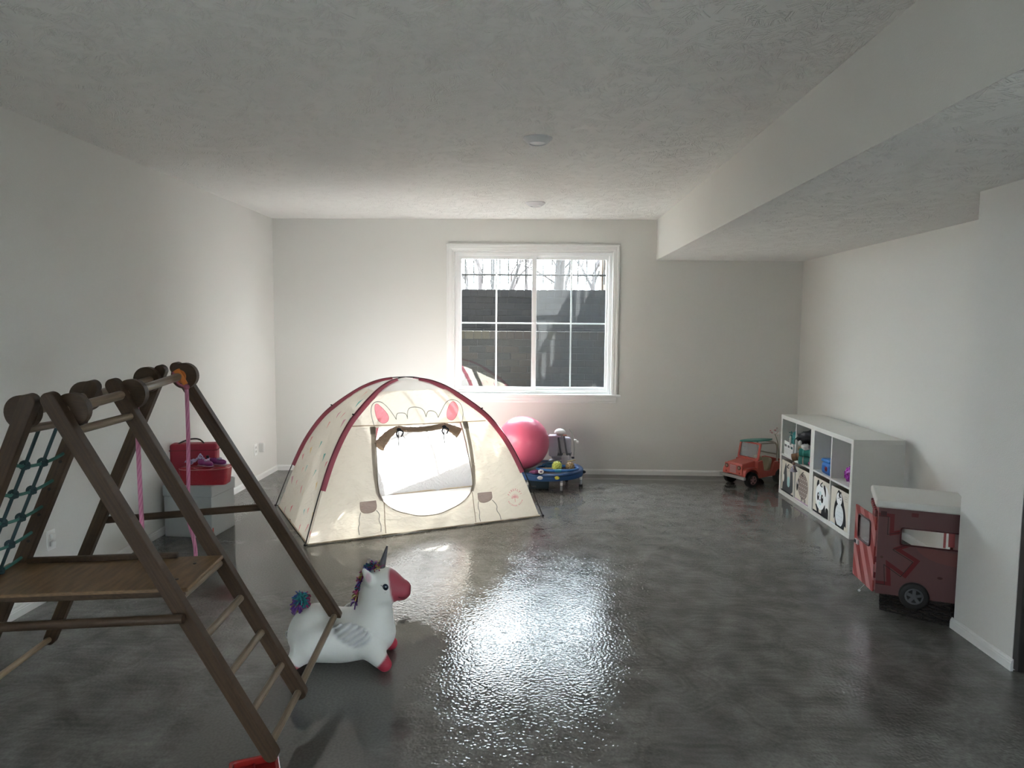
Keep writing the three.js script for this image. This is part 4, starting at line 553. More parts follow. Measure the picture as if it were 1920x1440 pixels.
// ---------------------------------------------------------------- toy food truck on a wicker basket
{
  const ang = Math.atan2(-0.372, 0.928), O = V(1.945, 0, -3.905);
  const K = thing('toy_truck', 'dark red toy food truck with zigzag stripes and white roof on a wicker basket', 'toy truck', [O.x, 0.128, O.z], ang); // local x along the long side, -z away from the viewer
  const Lx = 0.43, D = 0.385, Hh = 0.51;
  const pinkD = mat([0.15, 0.045, 0.045], 0.38), darkR = mat([0.16, 0.008, 0.012], 0.4), white = mat([0.66, 0.64, 0.60], 0.4), blk = mat([0.012, 0.010, 0.010], 0.5);
  const sideTex = canvasTex(860, 1020, (g) => { // 2000 px per metre
    const X = (x) => x * 2000, Y = (y) => 1020 - y * 2000;
    g.fillStyle = '#8f6461'; g.fillRect(0, 0, 860, 1020); g.fillStyle = '#a3665f'; g.beginPath(); g.moveTo(X(0.12), Y(0.30)); g.lineTo(X(0.43), Y(0.27)); g.lineTo(X(0.43), Y(0.2)); g.quadraticCurveTo(X(0.22), Y(0.2), X(0.18), Y(0.3)); g.fill();
    const zz = [[-0.02, 0.445], [0.06, 0.445], [0.06, 0.345], [0.165, 0.378], [0.26, 0.35], [0.09, 0.262], [0.19, 0.205], [0.135, 0.115], [0.05, 0.172], [0.058, 0.058], [-0.02, 0.058]];
    const path = (dx, dy) => { g.beginPath(); zz.forEach((p, i) => (i ? g.lineTo(X(p[0] + dx), Y(p[1] + dy)) : g.moveTo(X(p[0] + dx), Y(p[1] + dy)))); };
    g.lineJoin = 'miter'; path(0.008, 0.004); g.strokeStyle = '#8a0d14'; g.lineWidth = 42; g.stroke(); path(-0.012, -0.004); g.strokeStyle = '#1a0508'; g.lineWidth = 6; g.stroke();
    g.fillStyle = '#5c1c1a'; g.beginPath(); g.ellipse(X(0.31), Y(0.13), 26, 14, 0, 0, 7); g.fill(); g.fillStyle = '#6f4a3c'; g.beginPath(); g.ellipse(X(0.025), Y(0.21), 16, 14, 0, 0, 7); g.fill();
    g.fillStyle = '#7a1014'; g.fillRect(X(0.16), Y(0.475), 66, 44); g.fillStyle = '#4c0a10'; g.fillRect(X(0.01), Y(0.47), 60, 50);
  });
  // long wall with window opening
  const wall = poly([[0, 0], [Lx, 0], [Lx, Hh - 0.02], [0, Hh - 0.02]]); wall.holes.push(rrect(0.115, 0.295, 0.40, 0.385, 0.012)); const wg = extr(wall, 0.006); { const p = wg.attributes.position, uv = wg.attributes.uv; for (let i = 0; i < p.count; i++) uv.setXY(i, p.getX(i) / 0.43, p.getY(i) / 0.51); } mesh('side_wall', wg.translate(0, 0, -0.006), mat([0.42, 0.40, 0.42], 0.38, { map: sideTex }), K);
  const wall2 = poly([[0, 0], [Lx, 0], [Lx, Hh - 0.02], [0, Hh - 0.02]]); wall2.holes.push(rrect(0.03, 0.15, 0.41, 0.31, 0.012)); mesh('side_wall', extr(wall2, 0.006).translate(0, 0, -D), pinkD, K);
  const fr = rrect(0.108, 0.288, 0.407, 0.392, 0.016); fr.holes.push(rrect(0.116, 0.296, 0.399, 0.384, 0.012)); mesh('window_frame', extr(fr, 0.006, 0.002), mat([0.06, 0.006, 0.008], 0.4), K);
  mesh('window_post', [rbox(0.012, 0.09, 0.006, 0.325, 0.34, -0.02, 0.002), rbox(0.03, 0.09, 0.004, 0.362, 0.34, -0.05, 0.002)], mat([0.42, 0.10, 0.10], 0.4), K);
  mesh('floor_pan', rbx(0, Lx, 0, 0.012, -D + 0.007, -0.007, 0.003), blk, K); mesh('end_wall', rbx(Lx - 0.006, Lx, 0.012, Hh - 0.02, -D + 0.007, -0.007, 0.002), pinkD, K);
  const stripeTex = canvasTex(512, 512, (g) => { g.fillStyle = '#d98f8c'; g.fillRect(0, 0, 512, 512); g.fillStyle = '#a83a36'; for (let k = -4; k < 8; k++) { g.beginPath(); g.moveTo(k * 150, 0); g.lineTo(k * 150 + 78, 0); g.lineTo(k * 150 + 78 + 330, 512); g.lineTo(k * 150 + 330, 512); g.closePath(); g.fill(); } });
  const sm = mat([0.75, 0.72, 0.72], 0.4, { map: stripeTex });
  // rear frame and open striped door
  mesh('rear_frame', [rbx(-0.004, 0.004, 0.012, 0.40, -0.03, -0.007, 0.002), rbx(-0.004, 0.004, 0.012, 0.40, -D + 0.007, -D + 0.03, 0.002), rbx(-0.004, 0.004, 0.40, Hh - 0.02, -D + 0.007, -0.007, 0.002)], mat([0.45, 0.16, 0.16], 0.4), K);
  for (let i = 0; i < 7; i++) mesh('marker_lamp', rbox(0.014, 0.035, 0.024, -0.01, 0.445, -0.035 - i * 0.052, 0.004), i % 3 ? mat([0.26, 0.03, 0.035], 0.3) : mat([0.14, 0.012, 0.016], 0.3), K);
  const dr = new THREE.Group(); dr.name = 'rear_door'; dr.position.set(-0.006, 0.0, -0.012); dr.rotation.y = R(17); dr.userData.label = 'red and pink striped rear door standing open'; K.add(dr);
  const dsh = rrect(-0.30, 0.0, 0, 0.43, 0.008); dsh.holes.push(rrect(-0.235, 0.245, -0.065, 0.385, 0.025)); const dg = extr(dsh, 0.007, 0.001); { const p = dg.attributes.position, uv = dg.attributes.uv; for (let i = 0; i < p.count; i++) uv.setXY(i, (p.getX(i) + 0.30) / 0.43, p.getY(i) / 0.43); } mesh('panel', dg.rotateY(-Math.PI / 2), sm, dr);
  const rg = rrect(-0.243, 0.237, -0.057, 0.393, 0.03); rg.holes.push(rrect(-0.235, 0.245, -0.065, 0.385, 0.025)); mesh('window_frame', extr(rg, 0.012, 0.002).rotateY(-Math.PI / 2), mat([0.05, 0.01, 0.012], 0.4), dr); mesh('window_pane', box(0.002, 0.14, 0.17, -0.003, 0.315, -0.15), mat([0.7, 0.66, 0.66], 0.08, { transmission: 0.75, thickness: 0 }), dr);
  mesh('latch', [rbox(0.012, 0.028, 0.05, -0.012, 0.215, -0.245, 0.003)], mat([0.55, 0.54, 0.52], 0.3), dr); mesh('latch_button', rbox(0.006, 0.02, 0.024, -0.018, 0.215, -0.255, 0.002), blk, dr);
  for (const y of [0.10, 0.19]) mesh('hinge', rod(V(0, y - 0.016, 0.004), V(0, y + 0.016, 0.004), 0.006, 10), darkR, dr);
  mesh('roof', rbx(-0.018, Lx + 0.008, Hh - 0.020, Hh + 0.024, -D - 0.012, 0.012, 0.012, 4), white, K);
  for (const [x, z] of [[0.19, 0.008], [0.19, -D - 0.008]]) {
    const w = new THREE.Group(); w.name = 'wheel'; w.position.set(x, 0.015, z); w.rotation.y = z > 0 ? 0 : Math.PI; K.add(w);
    mesh('tyre', lathe([[0.038, -0.02], [0.066, -0.02], [0.074, -0.012], [0.074, 0.008], [0.066, 0.014], [0.046, 0.014]], 36).rotateX(Math.PI / 2), blk, w);
    const sp = [rod(V(0, 0, -0.005), V(0, 0, 0.014), 0.012, 16)]; for (let k = 0; k < 5; k++) { const a = k / 5 * 6.283 + 0.3; sp.push(bar(V(0, 0, 0.01), V(Math.cos(a) * 0.04, Math.sin(a) * 0.04, 0.011), 0.018, 0.006, V(-Math.sin(a), Math.cos(a), 0), 0.002)); } sp.push(new THREE.TorusGeometry(0.041, 0.005, 8, 30).translate(0, 0, 0.01)); mesh('rim', sp, mat([0.12, 0.12, 0.13], 0.35, { metalness: 0.5 }), w); mesh('hub_disc', new THREE.CylinderGeometry(0.04, 0.04, 0.006, 24).rotateX(Math.PI / 2).translate(0, 0, 0.002), blk, w);
  }
  mesh('charm_cord', [rod(V(-0.045, 0.0, -0.12), V(-0.07, -0.035, -0.125), 0.0012, 5), ball(0.008, -0.071, -0.042, -0.126, 1, 1, 1, 10, 8)], mat([0.6, 0.6, 0.58], 0.25), K);
}
{ // wicker basket: woven strands round upright stakes
  const B = thing('wicker_basket', 'dark brown woven wicker basket under the toy food truck', 'basket', [2.214, 0, -3.952], -0.69);
  const wk = [mat([0.016, 0.010, 0.007], 0.5), mat([0.026, 0.016, 0.010], 0.45), mat([0.010, 0.007, 0.006], 0.55)], hx = 0.170, hz = 0.108, ht = 0.115, per = [];
  const loop = (t) => { const P = 4 * (hx + hz); let s = ((t % 1) + 1) % 1 * P; const r = (a, b) => [a, b]; if (s < 2 * hx) return [-hx + s, hz, 0, 1]; s -= 2 * hx; if (s < 2 * hz) return [hx, hz - s, 1, 0]; s -= 2 * hz; if (s < 2 * hx) return [hx - s, -hz, 0, -1]; s -= 2 * hx; return [-hx, -hz + s, -1, 0]; };
  const N = 36; for (let i = 0; i < N; i++) { const [x, z] = loop(i / N); mesh('stake', rod(V(x, 0.002, z), V(x * 1.02, ht, z * 1.02), 0.004, 6), wk[2], B); }
  for (let k = 0; k < 11; k++) { const pts = []; for (let i = 0; i < N * 2; i++) { const [x, z, nx, nz] = loop(i / (N * 2)), s = (i % 2 ? 0 : (((i / 2 + k) % 2) * 2 - 1) * 0.0062); pts.push(V((x + nx * s) * (1 + 0.002 * k), 0.008 + k * 0.0102 + 0.002 * Math.sin(i * 2.1 + k), (z + nz * s) * (1 + 0.002 * k))); } mesh('weave_strand', tube(pts, 0.0055, N * 6, 6, true), wk[k % 3], B); }
  mesh('rim_braid', (() => { const o = []; for (const ph of [0, 2.1, 4.2]) { const pts = []; for (let i = 0; i < 96; i++) { const [x, z, nx, nz] = loop(i / 96), a = i * 0.8 + ph; pts.push(V((x + nx * 0.006 * Math.cos(a)) * 1.02, ht + 0.004 + 0.006 * Math.sin(a), (z + nz * 0.006 * Math.cos(a)) * 1.02)); } o.push(tube(pts, 0.0045, 200, 5, true)); } return o; })(), wk[0], B);
  mesh('base', bx(-hx, hx, 0.001, 0.008, -hz, hz), wk[2], B);
}
// added dark slab, its colour stands in for shade on the wall end
{ const D = structGroup('shade_slab_3', 'added dark slab standing in for shade on the wall end at the right edge'); const m = mat([0.016, 0.014, 0.012], 0.5); wmesh('slab', rbx(2.2905, 3.1, 0.012, 2.04, -3.279, -3.239, 0.004), m, D); wmesh('slab_knob', [ball(0.026, 3.03, 0.98, -3.20, 1, 1, 1, 16, 12), rod(V(3.03, 0.98, -3.24), V(3.03, 0.98, -3.205), 0.01, 10)], mat([0.4, 0.36, 0.28], 0.3, { metalness: 0.8 }), D); }

// ---------------------------------------------------------------- small trampoline, ball and toys
{
  const cx = 0.15, cz = -7.05, y = 0.17, r = 0.385, Tm = thing('mini_trampoline', 'small blue trampoline with metal legs behind the tent', 'trampoline', [cx, 0, cz]);
  const blue = mat([0.012, 0.05, 0.14], 0.5), blk = mat([0.014, 0.014, 0.016], 0.6), steel = mat([0.32, 0.33, 0.34], 0.35, { metalness: 0.6 });
  mesh('pad_ring', new THREE.TorusGeometry(r - 0.03, 0.034, 14, 72).rotateX(Math.PI / 2).scale(1, 0.5, 1).translate(0, y, 0), blue, Tm); mesh('mat', new THREE.CylinderGeometry(r - 0.06, r - 0.06, 0.004, 48).translate(0, y - 0.004, 0), blk, Tm);
  mesh('skirt', lathe([[r - 0.006, y + 0.004], [r + 0.004, y - 0.015], [r, y - 0.05]], 72), mat([0.014, 0.06, 0.17], 0.7), Tm);
  const lg = [R(65), R(8), R(-50), R(-125), R(172), R(118)]; lg.forEach((a) => { const x = Math.cos(a) * (r - 0.02), z = Math.sin(a) * (r - 0.02), l = mesh('leg', rod(V(x, 0.012, z), V(x, y - 0.01, z), 0.0125, 14), steel, Tm); mesh('foot_cap', [new THREE.CylinderGeometry(0.017, 0.019, 0.022, 16).translate(x, 0.0115, z)], blk, l); mesh('label_band', new THREE.CylinderGeometry(0.0132, 0.0132, 0.028, 14).translate(x, 0.085, z), mat([0.7, 0.7, 0.68], 0.5), l); });
  for (const [a, c] of [[R(98), [0.62, 0.61, 0.60]], [R(74), [0.46, 0.42, 0.05]], [R(12), [0.02, 0.03, 0.05]]]) { const x = Math.cos(a) * (r + 0.004), z = Math.sin(a) * (r + 0.004); mesh('pad_print', ball(0.028, x, y - 0.016, z, 1, 0.62, 0.22, 14, 10), mat(c, 0.6), Tm); }
  const gb = thing('exercise_ball', 'large pink inflatable exercise ball beside the tent', 'ball', [-0.075, 0.449, -6.945]); const gg = new THREE.SphereGeometry(0.262, 72, 96), p = gg.attributes.position; for (let i = 0; i < p.count; i++) { const yy = p.getY(i) / 0.262, k = 1 + 0.0012 * Math.sin(yy * 130) * (Math.abs(yy) < 0.93 ? 1 : 0); p.setXYZ(i, p.getX(i) * k, p.getY(i), p.getZ(i) * k); } gg.rotateZ(R(24)).rotateX(R(8)); gg.computeVertexNormals(); mesh('skin', gg, mat([0.62, 0.115, 0.20], 0.34, { clearcoat: 0.25 }), gb); mesh('valve_cap', new THREE.CylinderGeometry(0.008, 0.008, 0.003, 16).rotateZ(R(24)).translate(-0.106, 0.24, 0.0), mat([0.6, 0.2, 0.25], 0.5), gb);
  const nob = (name, label, x, yy, z, rr, c1) => { const b = thing(name, label, 'ball', [x, yy, z]), nn = []; for (let i = 0; i < 60; i++) { const q = 1 - 2 * (i + 0.5) / 60, s = Math.sqrt(1 - q * q), a = i * 2.39996; nn.push(ball(rr * 0.14, Math.cos(a) * s * rr * 0.97, q * rr * 0.97, Math.sin(a) * s * rr * 0.97, 1, 1, 1, 6, 5)); } mesh('body', ball(rr * 0.97, 0, 0, 0, 1, 1, 1, 24, 16), mat(c1, 0.5), b); mesh('nubs', nn, mat(c1, 0.5), b).userData.kind = 'stuff'; };
  nob('sensory_ball', 'yellow green bumpy ball on the trampoline', 0.262, 0.245, -6.80, 0.047, [0.48, 0.52, 0.10]); nob('sensory_ball', 'brown gold ball on the trampoline beside the yellow one', 0.392, 0.236, -6.84, 0.043, [0.26, 0.16, 0.055]);
  // blue hoop tray in front
  const hp = thing('blue_hoop', 'blue plastic hoop lying on the trampoline round the toy balls', 'hoop', [0.27, 0.2105, -6.86]); mesh('ring', new THREE.TorusGeometry(0.20, 0.014, 12, 60).rotateX(Math.PI / 2).scale(1, 1, 0.62), mat([0.02, 0.12, 0.34], 0.4), hp); mesh('joint', [rod(V(-0.03, 0, 0.124), V(0.03, 0, 0.124), 0.0165, 12)], mat([0.03, 0.20, 0.32], 0.4), hp);
  // grey doll carrier
  const dc = thing('doll_backpack', 'grey doll carrier backpack standing on the trampoline beside the pink ball', 'backpack', [0.292, 0.190, -7.13], R(-8)); const lg2 = mat([0.42, 0.40, 0.45], 0.7), dg = mat([0.12, 0.125, 0.145], 0.75), wht = mat([0.74, 0.73, 0.72], 0.5);
  mesh('pack_body', [rbox(0.20, 0.235, 0.10, 0.02, 0.17, -0.03, 0.035, 4)], lg2, dc); mesh('front_flap', extr(rrect(-0.045, 0, 0.045, 0.22, 0.03), 0.018, 0.006).rotateX(R(-4)).translate(-0.055, 0.09, 0.022), mat([0.50, 0.47, 0.54], 0.7), dc); mesh('top_panel', rbox(0.13, 0.016, 0.10, -0.04, 0.30, 0.0, 0.007), mat([0.55, 0.44, 0.54], 0.7), dc);
  for (const x of [-0.005, 0.055]) mesh('strap', tube([V(x - 0.005, 0.31, 0.0), V(x + 0.005, 0.27, 0.035), V(x + 0.02, 0.18, 0.045), V(x + 0.035, 0.11, 0.042)], 0.009, 24, 8), dg, dc);
  mesh('waist_belt', rbox(0.21, 0.028, 0.115, 0.02, 0.115, -0.025, 0.012, 3), dg, dc); mesh('buckle', rbox(0.03, 0.02, 0.012, 0.06, 0.118, 0.038, 0.004), wht, dc); mesh('pouch', rbox(0.085, 0.115, 0.06, 0.075, 0.058, 0.03, 0.022, 4).rotateZ(0.0), lg2, dc); mesh('bottom_panel', rbox(0.12, 0.05, 0.08, -0.045, 0.03, 0.0, 0.018, 3), mat([0.22, 0.22, 0.25], 0.7), dc);
  mesh('hood', [new THREE.SphereGeometry(0.055, 24, 12, 0, 6.283, 0, 1.7).scale(1.05, 0.75, 0.9).translate(0.01, 0.335, 0)], wht, dc); mesh('doll_face', ball(0.038, 0.015, 0.325, 0.018, 1, 0.9, 0.8, 16, 12), mat([0.36, 0.34, 0.31], 0.6), dc); mesh('frame_tube', tube([V(0.10, 0.37, -0.03), V(0.13, 0.33, -0.02), V(0.15, 0.25, -0.01), V(0.155, 0.12, -0.01), V(0.14, 0.05, -0.01)], 0.006, 30, 8), mat([0.45, 0.46, 0.42], 0.4), dc); mesh('frame_joint', [rbox(0.03, 0.02, 0.02, 0.165, 0.26, 0, 0.005), rbox(0.022, 0.024, 0.02, 0.19, 0.245, 0.01, 0.005)], wht, dc); mesh('side_clip', rbox(0.03, 0.02, 0.018, 0.145, 0.085, 0.01, 0.004), mat([0.02, 0.02, 0.04], 0.5), dc); mesh('peach_tab', rbox(0.045, 0.016, 0.02, 0.06, 0.315, 0.03, 0.005), mat([0.55, 0.30, 0.22], 0.6), dc);
  // blue knitted cloth behind, daisy, rods, box below
  const kc = thing('blue_cloth', 'crumpled dark blue cloth under the grey backpack', 'cloth', [0.20, 0.1885, -6.93]), g2 = new THREE.SphereGeometry(0.062, 36, 20), q = g2.attributes.position; for (let i = 0; i < q.count; i++) { const x = q.getX(i), yy = q.getY(i), z = q.getZ(i), k = 1 + 0.2 * n3(x * 20, yy * 20, z * 20); q.setXYZ(i, x * k * 1.0, Math.max(0, yy * k * 0.62 + 0.02), z * k * 0.55); } g2.computeVertexNormals(); mesh('cloth', g2, mat([0.018, 0.07, 0.15], 0.85), kc); mesh('fold', tube([V(-0.08, 0.05, 0.03), V(-0.02, 0.068, 0.04), V(0.06, 0.058, 0.03)], 0.01, 16, 8), mat([0.02, 0.08, 0.17], 0.85), kc);
  const ds = thing('fabric_daisy', 'white fabric daisy at the front rim of the trampoline', 'flower', [0.105, 0.205, -6.655]); for (let i = 0; i < 7; i++) { const a = i / 7 * 6.283; mesh('petal', ball(0.012, Math.cos(a) * 0.017, Math.sin(a) * 0.014 + 0.012, 0, 1, 0.8, 0.35, 10, 8), mat([0.74, 0.73, 0.74], 0.7), ds); } mesh('centre', ball(0.008, 0, 0.012, 0.004, 1, 1, 0.6, 10, 8), mat([0.16, 0.05, 0.16], 0.7), ds);
  const pt = thing('purple_cloth', 'dark purple cloth piece beside the fabric daisy', 'cloth', [0.06, 0.1945, -6.69]), g3 = ball(0.05, 0, 0, 0, 1.2, 0.4, 0.7, 24, 14), q3 = g3.attributes.position; for (let i = 0; i < q3.count; i++) { const k = 1 + 0.25 * n3(q3.getX(i) * 40, q3.getY(i) * 40, q3.getZ(i) * 40); q3.setXYZ(i, q3.getX(i) * k, Math.max(0, q3.getY(i) * k + 0.012), q3.getZ(i) * k); } g3.computeVertexNormals(); mesh('cloth', g3, mat([0.10, 0.02, 0.07], 0.85), pt);
  for (const [a, b, c, label] of [[V(0.10, 0.213, -6.84), V(0.235, 0.222, -6.80), [0.36, 0.25, 0.14], 'pale wooden drumstick pointing at the yellow ball'], [V(0.375, 0.268, -6.93), V(0.45, 0.28, -6.94), [0.40, 0.30, 0.14], 'short wooden stick above the brown gold ball']]) { const st = thing('wooden_stick', label, 'stick', [a.x, a.y, a.z], 0, 'wooden sticks on the trampoline'), d = b.clone().sub(a); mesh('shaft', rod(V(0, 0, 0), d, 0.0055, 10), mat(c, 0.5), st); mesh('tip', ball(0.0075, 0, 0, 0, 1, 1, 1, 10, 8), mat(c, 0.5), st); }
  const cr = thing('storage_tub', 'dark teal plastic tub standing under the trampoline', 'tub', [0.055, 0, -6.93]), tm = mat([0.035, 0.06, 0.075], 0.4); mesh('tub_body', rbox(0.27, 0.10, 0.17, 0, 0.051, 0, 0.015, 3), tm, cr); mesh('rim', rbox(0.285, 0.014, 0.185, 0, 0.104, 0, 0.006, 3), mat([0.05, 0.08, 0.095], 0.4), cr); mesh('handle', [rbox(0.07, 0.014, 0.01, -0.03, 0.03, 0.09, 0.004)], mat([0.09, 0.11, 0.12], 0.4), cr);
}

// ---------------------------------------------------------------- play tent
{
  const A = V(-1.62, 0, -4.955), B = V(0.1, 0, -5.85), C = V(-2.235, 0, -6.055), D = B.clone().add(C).sub(A), Mc = A.clone().add(D).multiplyScalar(0.5);
  const T = thing('play_tent', 'cream dome play tent with pink pole sleeves and a llama face over its open door', 'tent', [Mc.x, 0, Mc.z]);
  const e1 = B.clone().sub(A).normalize(), e2 = C.clone().sub(A).normalize(), HL = B.distanceTo(A) / 2, HW = C.distanceTo(A) / 2;
  const prof = [[1, 0], [0.87, 0.36], [0.755, 0.62], [0.615, 0.83], [0.48, 0.955], [0.32, 1.07], [0.2, 1.125], [0.09, 1.148], [0, 1.155]];
  const pc = new THREE.CatmullRomCurve3(prof.map((p) => V(p[0], p[1], 0)));
  const tab = []; for (let i = 0; i <= 400; i++) { const p = pc.getPoint(i / 400); tab.push([p.y, p.x]); }
  const Sf = (y) => { for (let i = 1; i < tab.length; i++) if (tab[i][0] >= y) { const [a, b] = [tab[i - 1], tab[i]], k = (y - a[0]) / Math.max(1e-6, b[0] - a[0]); return a[1] + (b[1] - a[1]) * k; } return 0; };
  const pole = (cx, cz, s, y, k = 1) => e1.clone().multiplyScalar(cx * HL * s * k).addScaledVector(e2, cz * HW * s * k).add(V(0, y, 0));
  // fabric
  const creases = floatTex(512, 512, (x, y) => { const u = x / 512, v = y / 512; const a = tnoise(u, v, 5, 1), b = tnoise(u, v, 14, 2); return 0.5 + 0.28 * (1 - Math.abs(a)) * a + 0.2 * Math.abs(b) + 0.06 * tnoise(u, v, 60, 5); });
  creases.repeat.set(1.1, 1.1);
  const fab = (o) => mat(o.c || [1, 1, 1], 0.9, { transmission: 0.30, thickness: 0, specularIntensity: 0.3, bumpMap: creases, bumpScale: 0.016, ...o.m });
  const PX = 700, cw = 1400, ch = 840; // 700 px per metre, 2 m x 1.2 m, u centred
  const X = (u) => (u + 1) * PX, Y = (y) => ch - y * PX;
  const cream = '#f3eee3';
  const line = (g, pts, w, col) => { g.strokeStyle = col; g.lineWidth = w; g.lineJoin = g.lineCap = 'round'; g.beginPath(); g.moveTo(X(pts[0][0]), Y(pts[0][1])); for (let i = 1; i < pts.length - 1; i++) { const m = [(pts[i][0] + pts[i + 1][0]) / 2, (pts[i][1] + pts[i + 1][1]) / 2]; g.quadraticCurveTo(X(pts[i][0]), Y(pts[i][1]), X(m[0]), Y(m[1])); } const e = pts[pts.length - 1]; g.lineTo(X(e[0]), Y(e[1])); g.stroke(); };
  const blob = (g, pts, fill, col, w) => { const n = pts.length; g.beginPath(); for (let i = 0; i <= n; i++) { const a = pts[i % n], b = pts[(i + 1) % n], m = [(a[0] + b[0]) / 2, (a[1] + b[1]) / 2]; if (!i) g.moveTo(X(m[0]), Y(m[1])); else g.quadraticCurveTo(X(a[0]), Y(a[1]), X(m[0]), Y(m[1])); } g.closePath(); g.fillStyle = fill; g.fill(); if (col) { g.strokeStyle = col; g.lineWidth = w; g.stroke(); } };
  const frontTex = canvasTex(cw, ch, (g) => {
    g.fillStyle = cream; g.fillRect(0, 0, cw, ch);
    const ink = '#5d625d';
    blob(g, [[-0.36, 0.95], [-0.34, 0.985], [-0.30, 0.955], [-0.255, 0.89], [-0.265, 0.845], [-0.315, 0.825], [-0.355, 0.86]], '#f59aa6', '#b5606a', 2);
    blob(g, [[0.335, 0.965], [0.352, 0.92], [0.325, 0.87], [0.275, 0.82], [0.225, 0.84], [0.235, 0.90], [0.275, 0.95], [0.31, 0.975]], '#f59aa6', '#b5606a', 2);
    line(g, [[-0.385, 0.815], [-0.40, 0.90], [-0.375, 0.985], [-0.30, 1.0], [-0.245, 0.945], [-0.2, 0.856]], 3, ink);
    line(g, [[-0.2, 0.856], [-0.195, 0.90], [-0.148, 0.905], [-0.11, 0.895], [-0.106, 0.857]], 3, ink);
    line(g, [[-0.106, 0.857], [-0.10, 0.93], [-0.025, 0.945], [0.045, 0.925], [0.052, 0.862]], 3, ink);
    line(g, [[0.052, 0.862], [0.07, 0.905], [0.107, 0.91], [0.145, 0.895], [0.155, 0.854]], 3, ink);
    line(g, [[0.155, 0.854], [0.22, 0.95], [0.30, 0.995], [0.38, 0.965], [0.385, 0.89], [0.357, 0.815]], 3, ink);
    for (const [hf, l1, l2] of [[[[-0.553, 0.262], [-0.43, 0.264], [-0.427, 0.20], [-0.48, 0.176], [-0.558, 0.188]], [[-0.556, 0.19], [-0.575, 0.145], [-0.568, 0.11], [-0.582, 0.085], [-0.575, 0.03]], [[-0.433, 0.193], [-0.405, 0.165], [-0.422, 0.12], [-0.402, 0.08], [-0.409, 0.035]]], [[[0.417, 0.238], [0.54, 0.238], [0.545, 0.175], [0.475, 0.155], [0.415, 0.172]], [[0.417, 0.174], [0.405, 0.13], [0.422, 0.09], [0.41, 0.06], [0.416, 0.02]], [[0.542, 0.172], [0.582, 0.13], [0.566, 0.09], [0.592, 0.055], [0.597, 0.015]]]]) {
      blob(g, [hf[0], hf[0], hf[1], hf[1], hf[2], hf[3], hf[4]], '#a3948f', '#7c6d69', 2); line(g, l1, 3, ink); line(g, l2, 3, ink);
    }
    line(g, [[-0.56, 0.824], [-0.2, 0.812], [0.2, 0.808], [0.56, 0.810]], 5, '#9a8870');
    for (const s of [-1, 1]) line(g, [[s * 0.368, 0.25], [s * 0.372, 0.14], [s * 0.372, 0.02]], 5, '#9a8f7e');
    // printed round logo
    const pink = '#e3a3a8', cx = X(0.748), cy = Y(0.178); g.fillStyle = pink; g.strokeStyle = pink;
    const arc = (txt, rad, a0, a1, size, flip) => { g.font = `bold ${size}px sans-serif`; g.textAlign = 'center'; for (let i = 0; i < txt.length; i++) { const a = a0 + (a1 - a0) * (i + 0.5) / txt.length; g.save(); g.translate(cx + Math.cos(a) * rad, cy + Math.sin(a) * rad); g.rotate(a + (flip ? -Math.PI / 2 : Math.PI / 2)); g.fillText(txt[i], 0, 0); g.restore(); } };
    arc('FIREFLY!', 36, Math.PI * 1.08, Math.PI * 1.92, 17, false); arc('OUTDOOR GEAR', 52, Math.PI * 0.88, Math.PI * 0.12, 10, true);
    g.lineWidth = 2.5; for (let k = 0; k < 7; k++) { const a = Math.PI * (1.1 + 0.8 * k / 6); g.beginPath(); g.moveTo(cx, cy + 4); g.lineTo(cx + Math.cos(a) * 24, cy + 4 + Math.sin(a) * 22); g.stroke(); }
    g.lineWidth = 3; g.beginPath(); g.moveTo(cx, cy - 16); g.lineTo(cx, cy + 26); g.stroke(); for (const s of [-1, 1]) { g.beginPath(); g.ellipse(cx + s * 10, cy + 1, 11, 4, s * 0.5, 0, 7); g.stroke(); }
  });
  const leftTex = canvasTex(1024, 820, (g) => {
    g.fillStyle = cream; g.fillRect(0, 0, 1024, 820);
    const r = rng(8), cols = ['#e8808a', '#6fb7b0', '#eeb0a8', '#8cc7c2', '#e79aa0', '#e9cf9a', '#d8a0b0'];
    const pts = []; for (let k = 0; k < 400 && pts.length < 46; k++) { const x = 30 + r() * 964, y = 40 + r() * 760; if (pts.every((p) => Math.hypot(p[0] - x, p[1] - y) > 78)) pts.push([x, y]); }
    for (const [x, y] of pts) { const a = 0.35 + (r() - 0.5) * 0.7, s = 15 + r() * 7; g.save(); g.translate(x, y); g.rotate(a); g.fillStyle = cols[r() * 7 | 0]; g.globalAlpha = 0.9; g.beginPath(); g.moveTo(-s * 0.75, -s); g.lineTo(s * 0.75, -s * 0.9); g.lineTo(0, s * 1.35); g.closePath(); g.fill(); g.restore(); }
  });
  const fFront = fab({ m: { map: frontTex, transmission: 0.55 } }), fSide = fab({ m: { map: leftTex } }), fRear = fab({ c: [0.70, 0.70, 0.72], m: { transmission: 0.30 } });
  const K = 0.985, wr = (u, y, s) => 0.010 * n2(u * 3 + s, y * 3) + 0.006 * n2(u * 7 + 3 * y + s, y * 3 - u * 2) + 0.004 * Math.sin(u * 22 + 9 * y + 2 * n2(u * 2, y * 2)) * (1 - y);
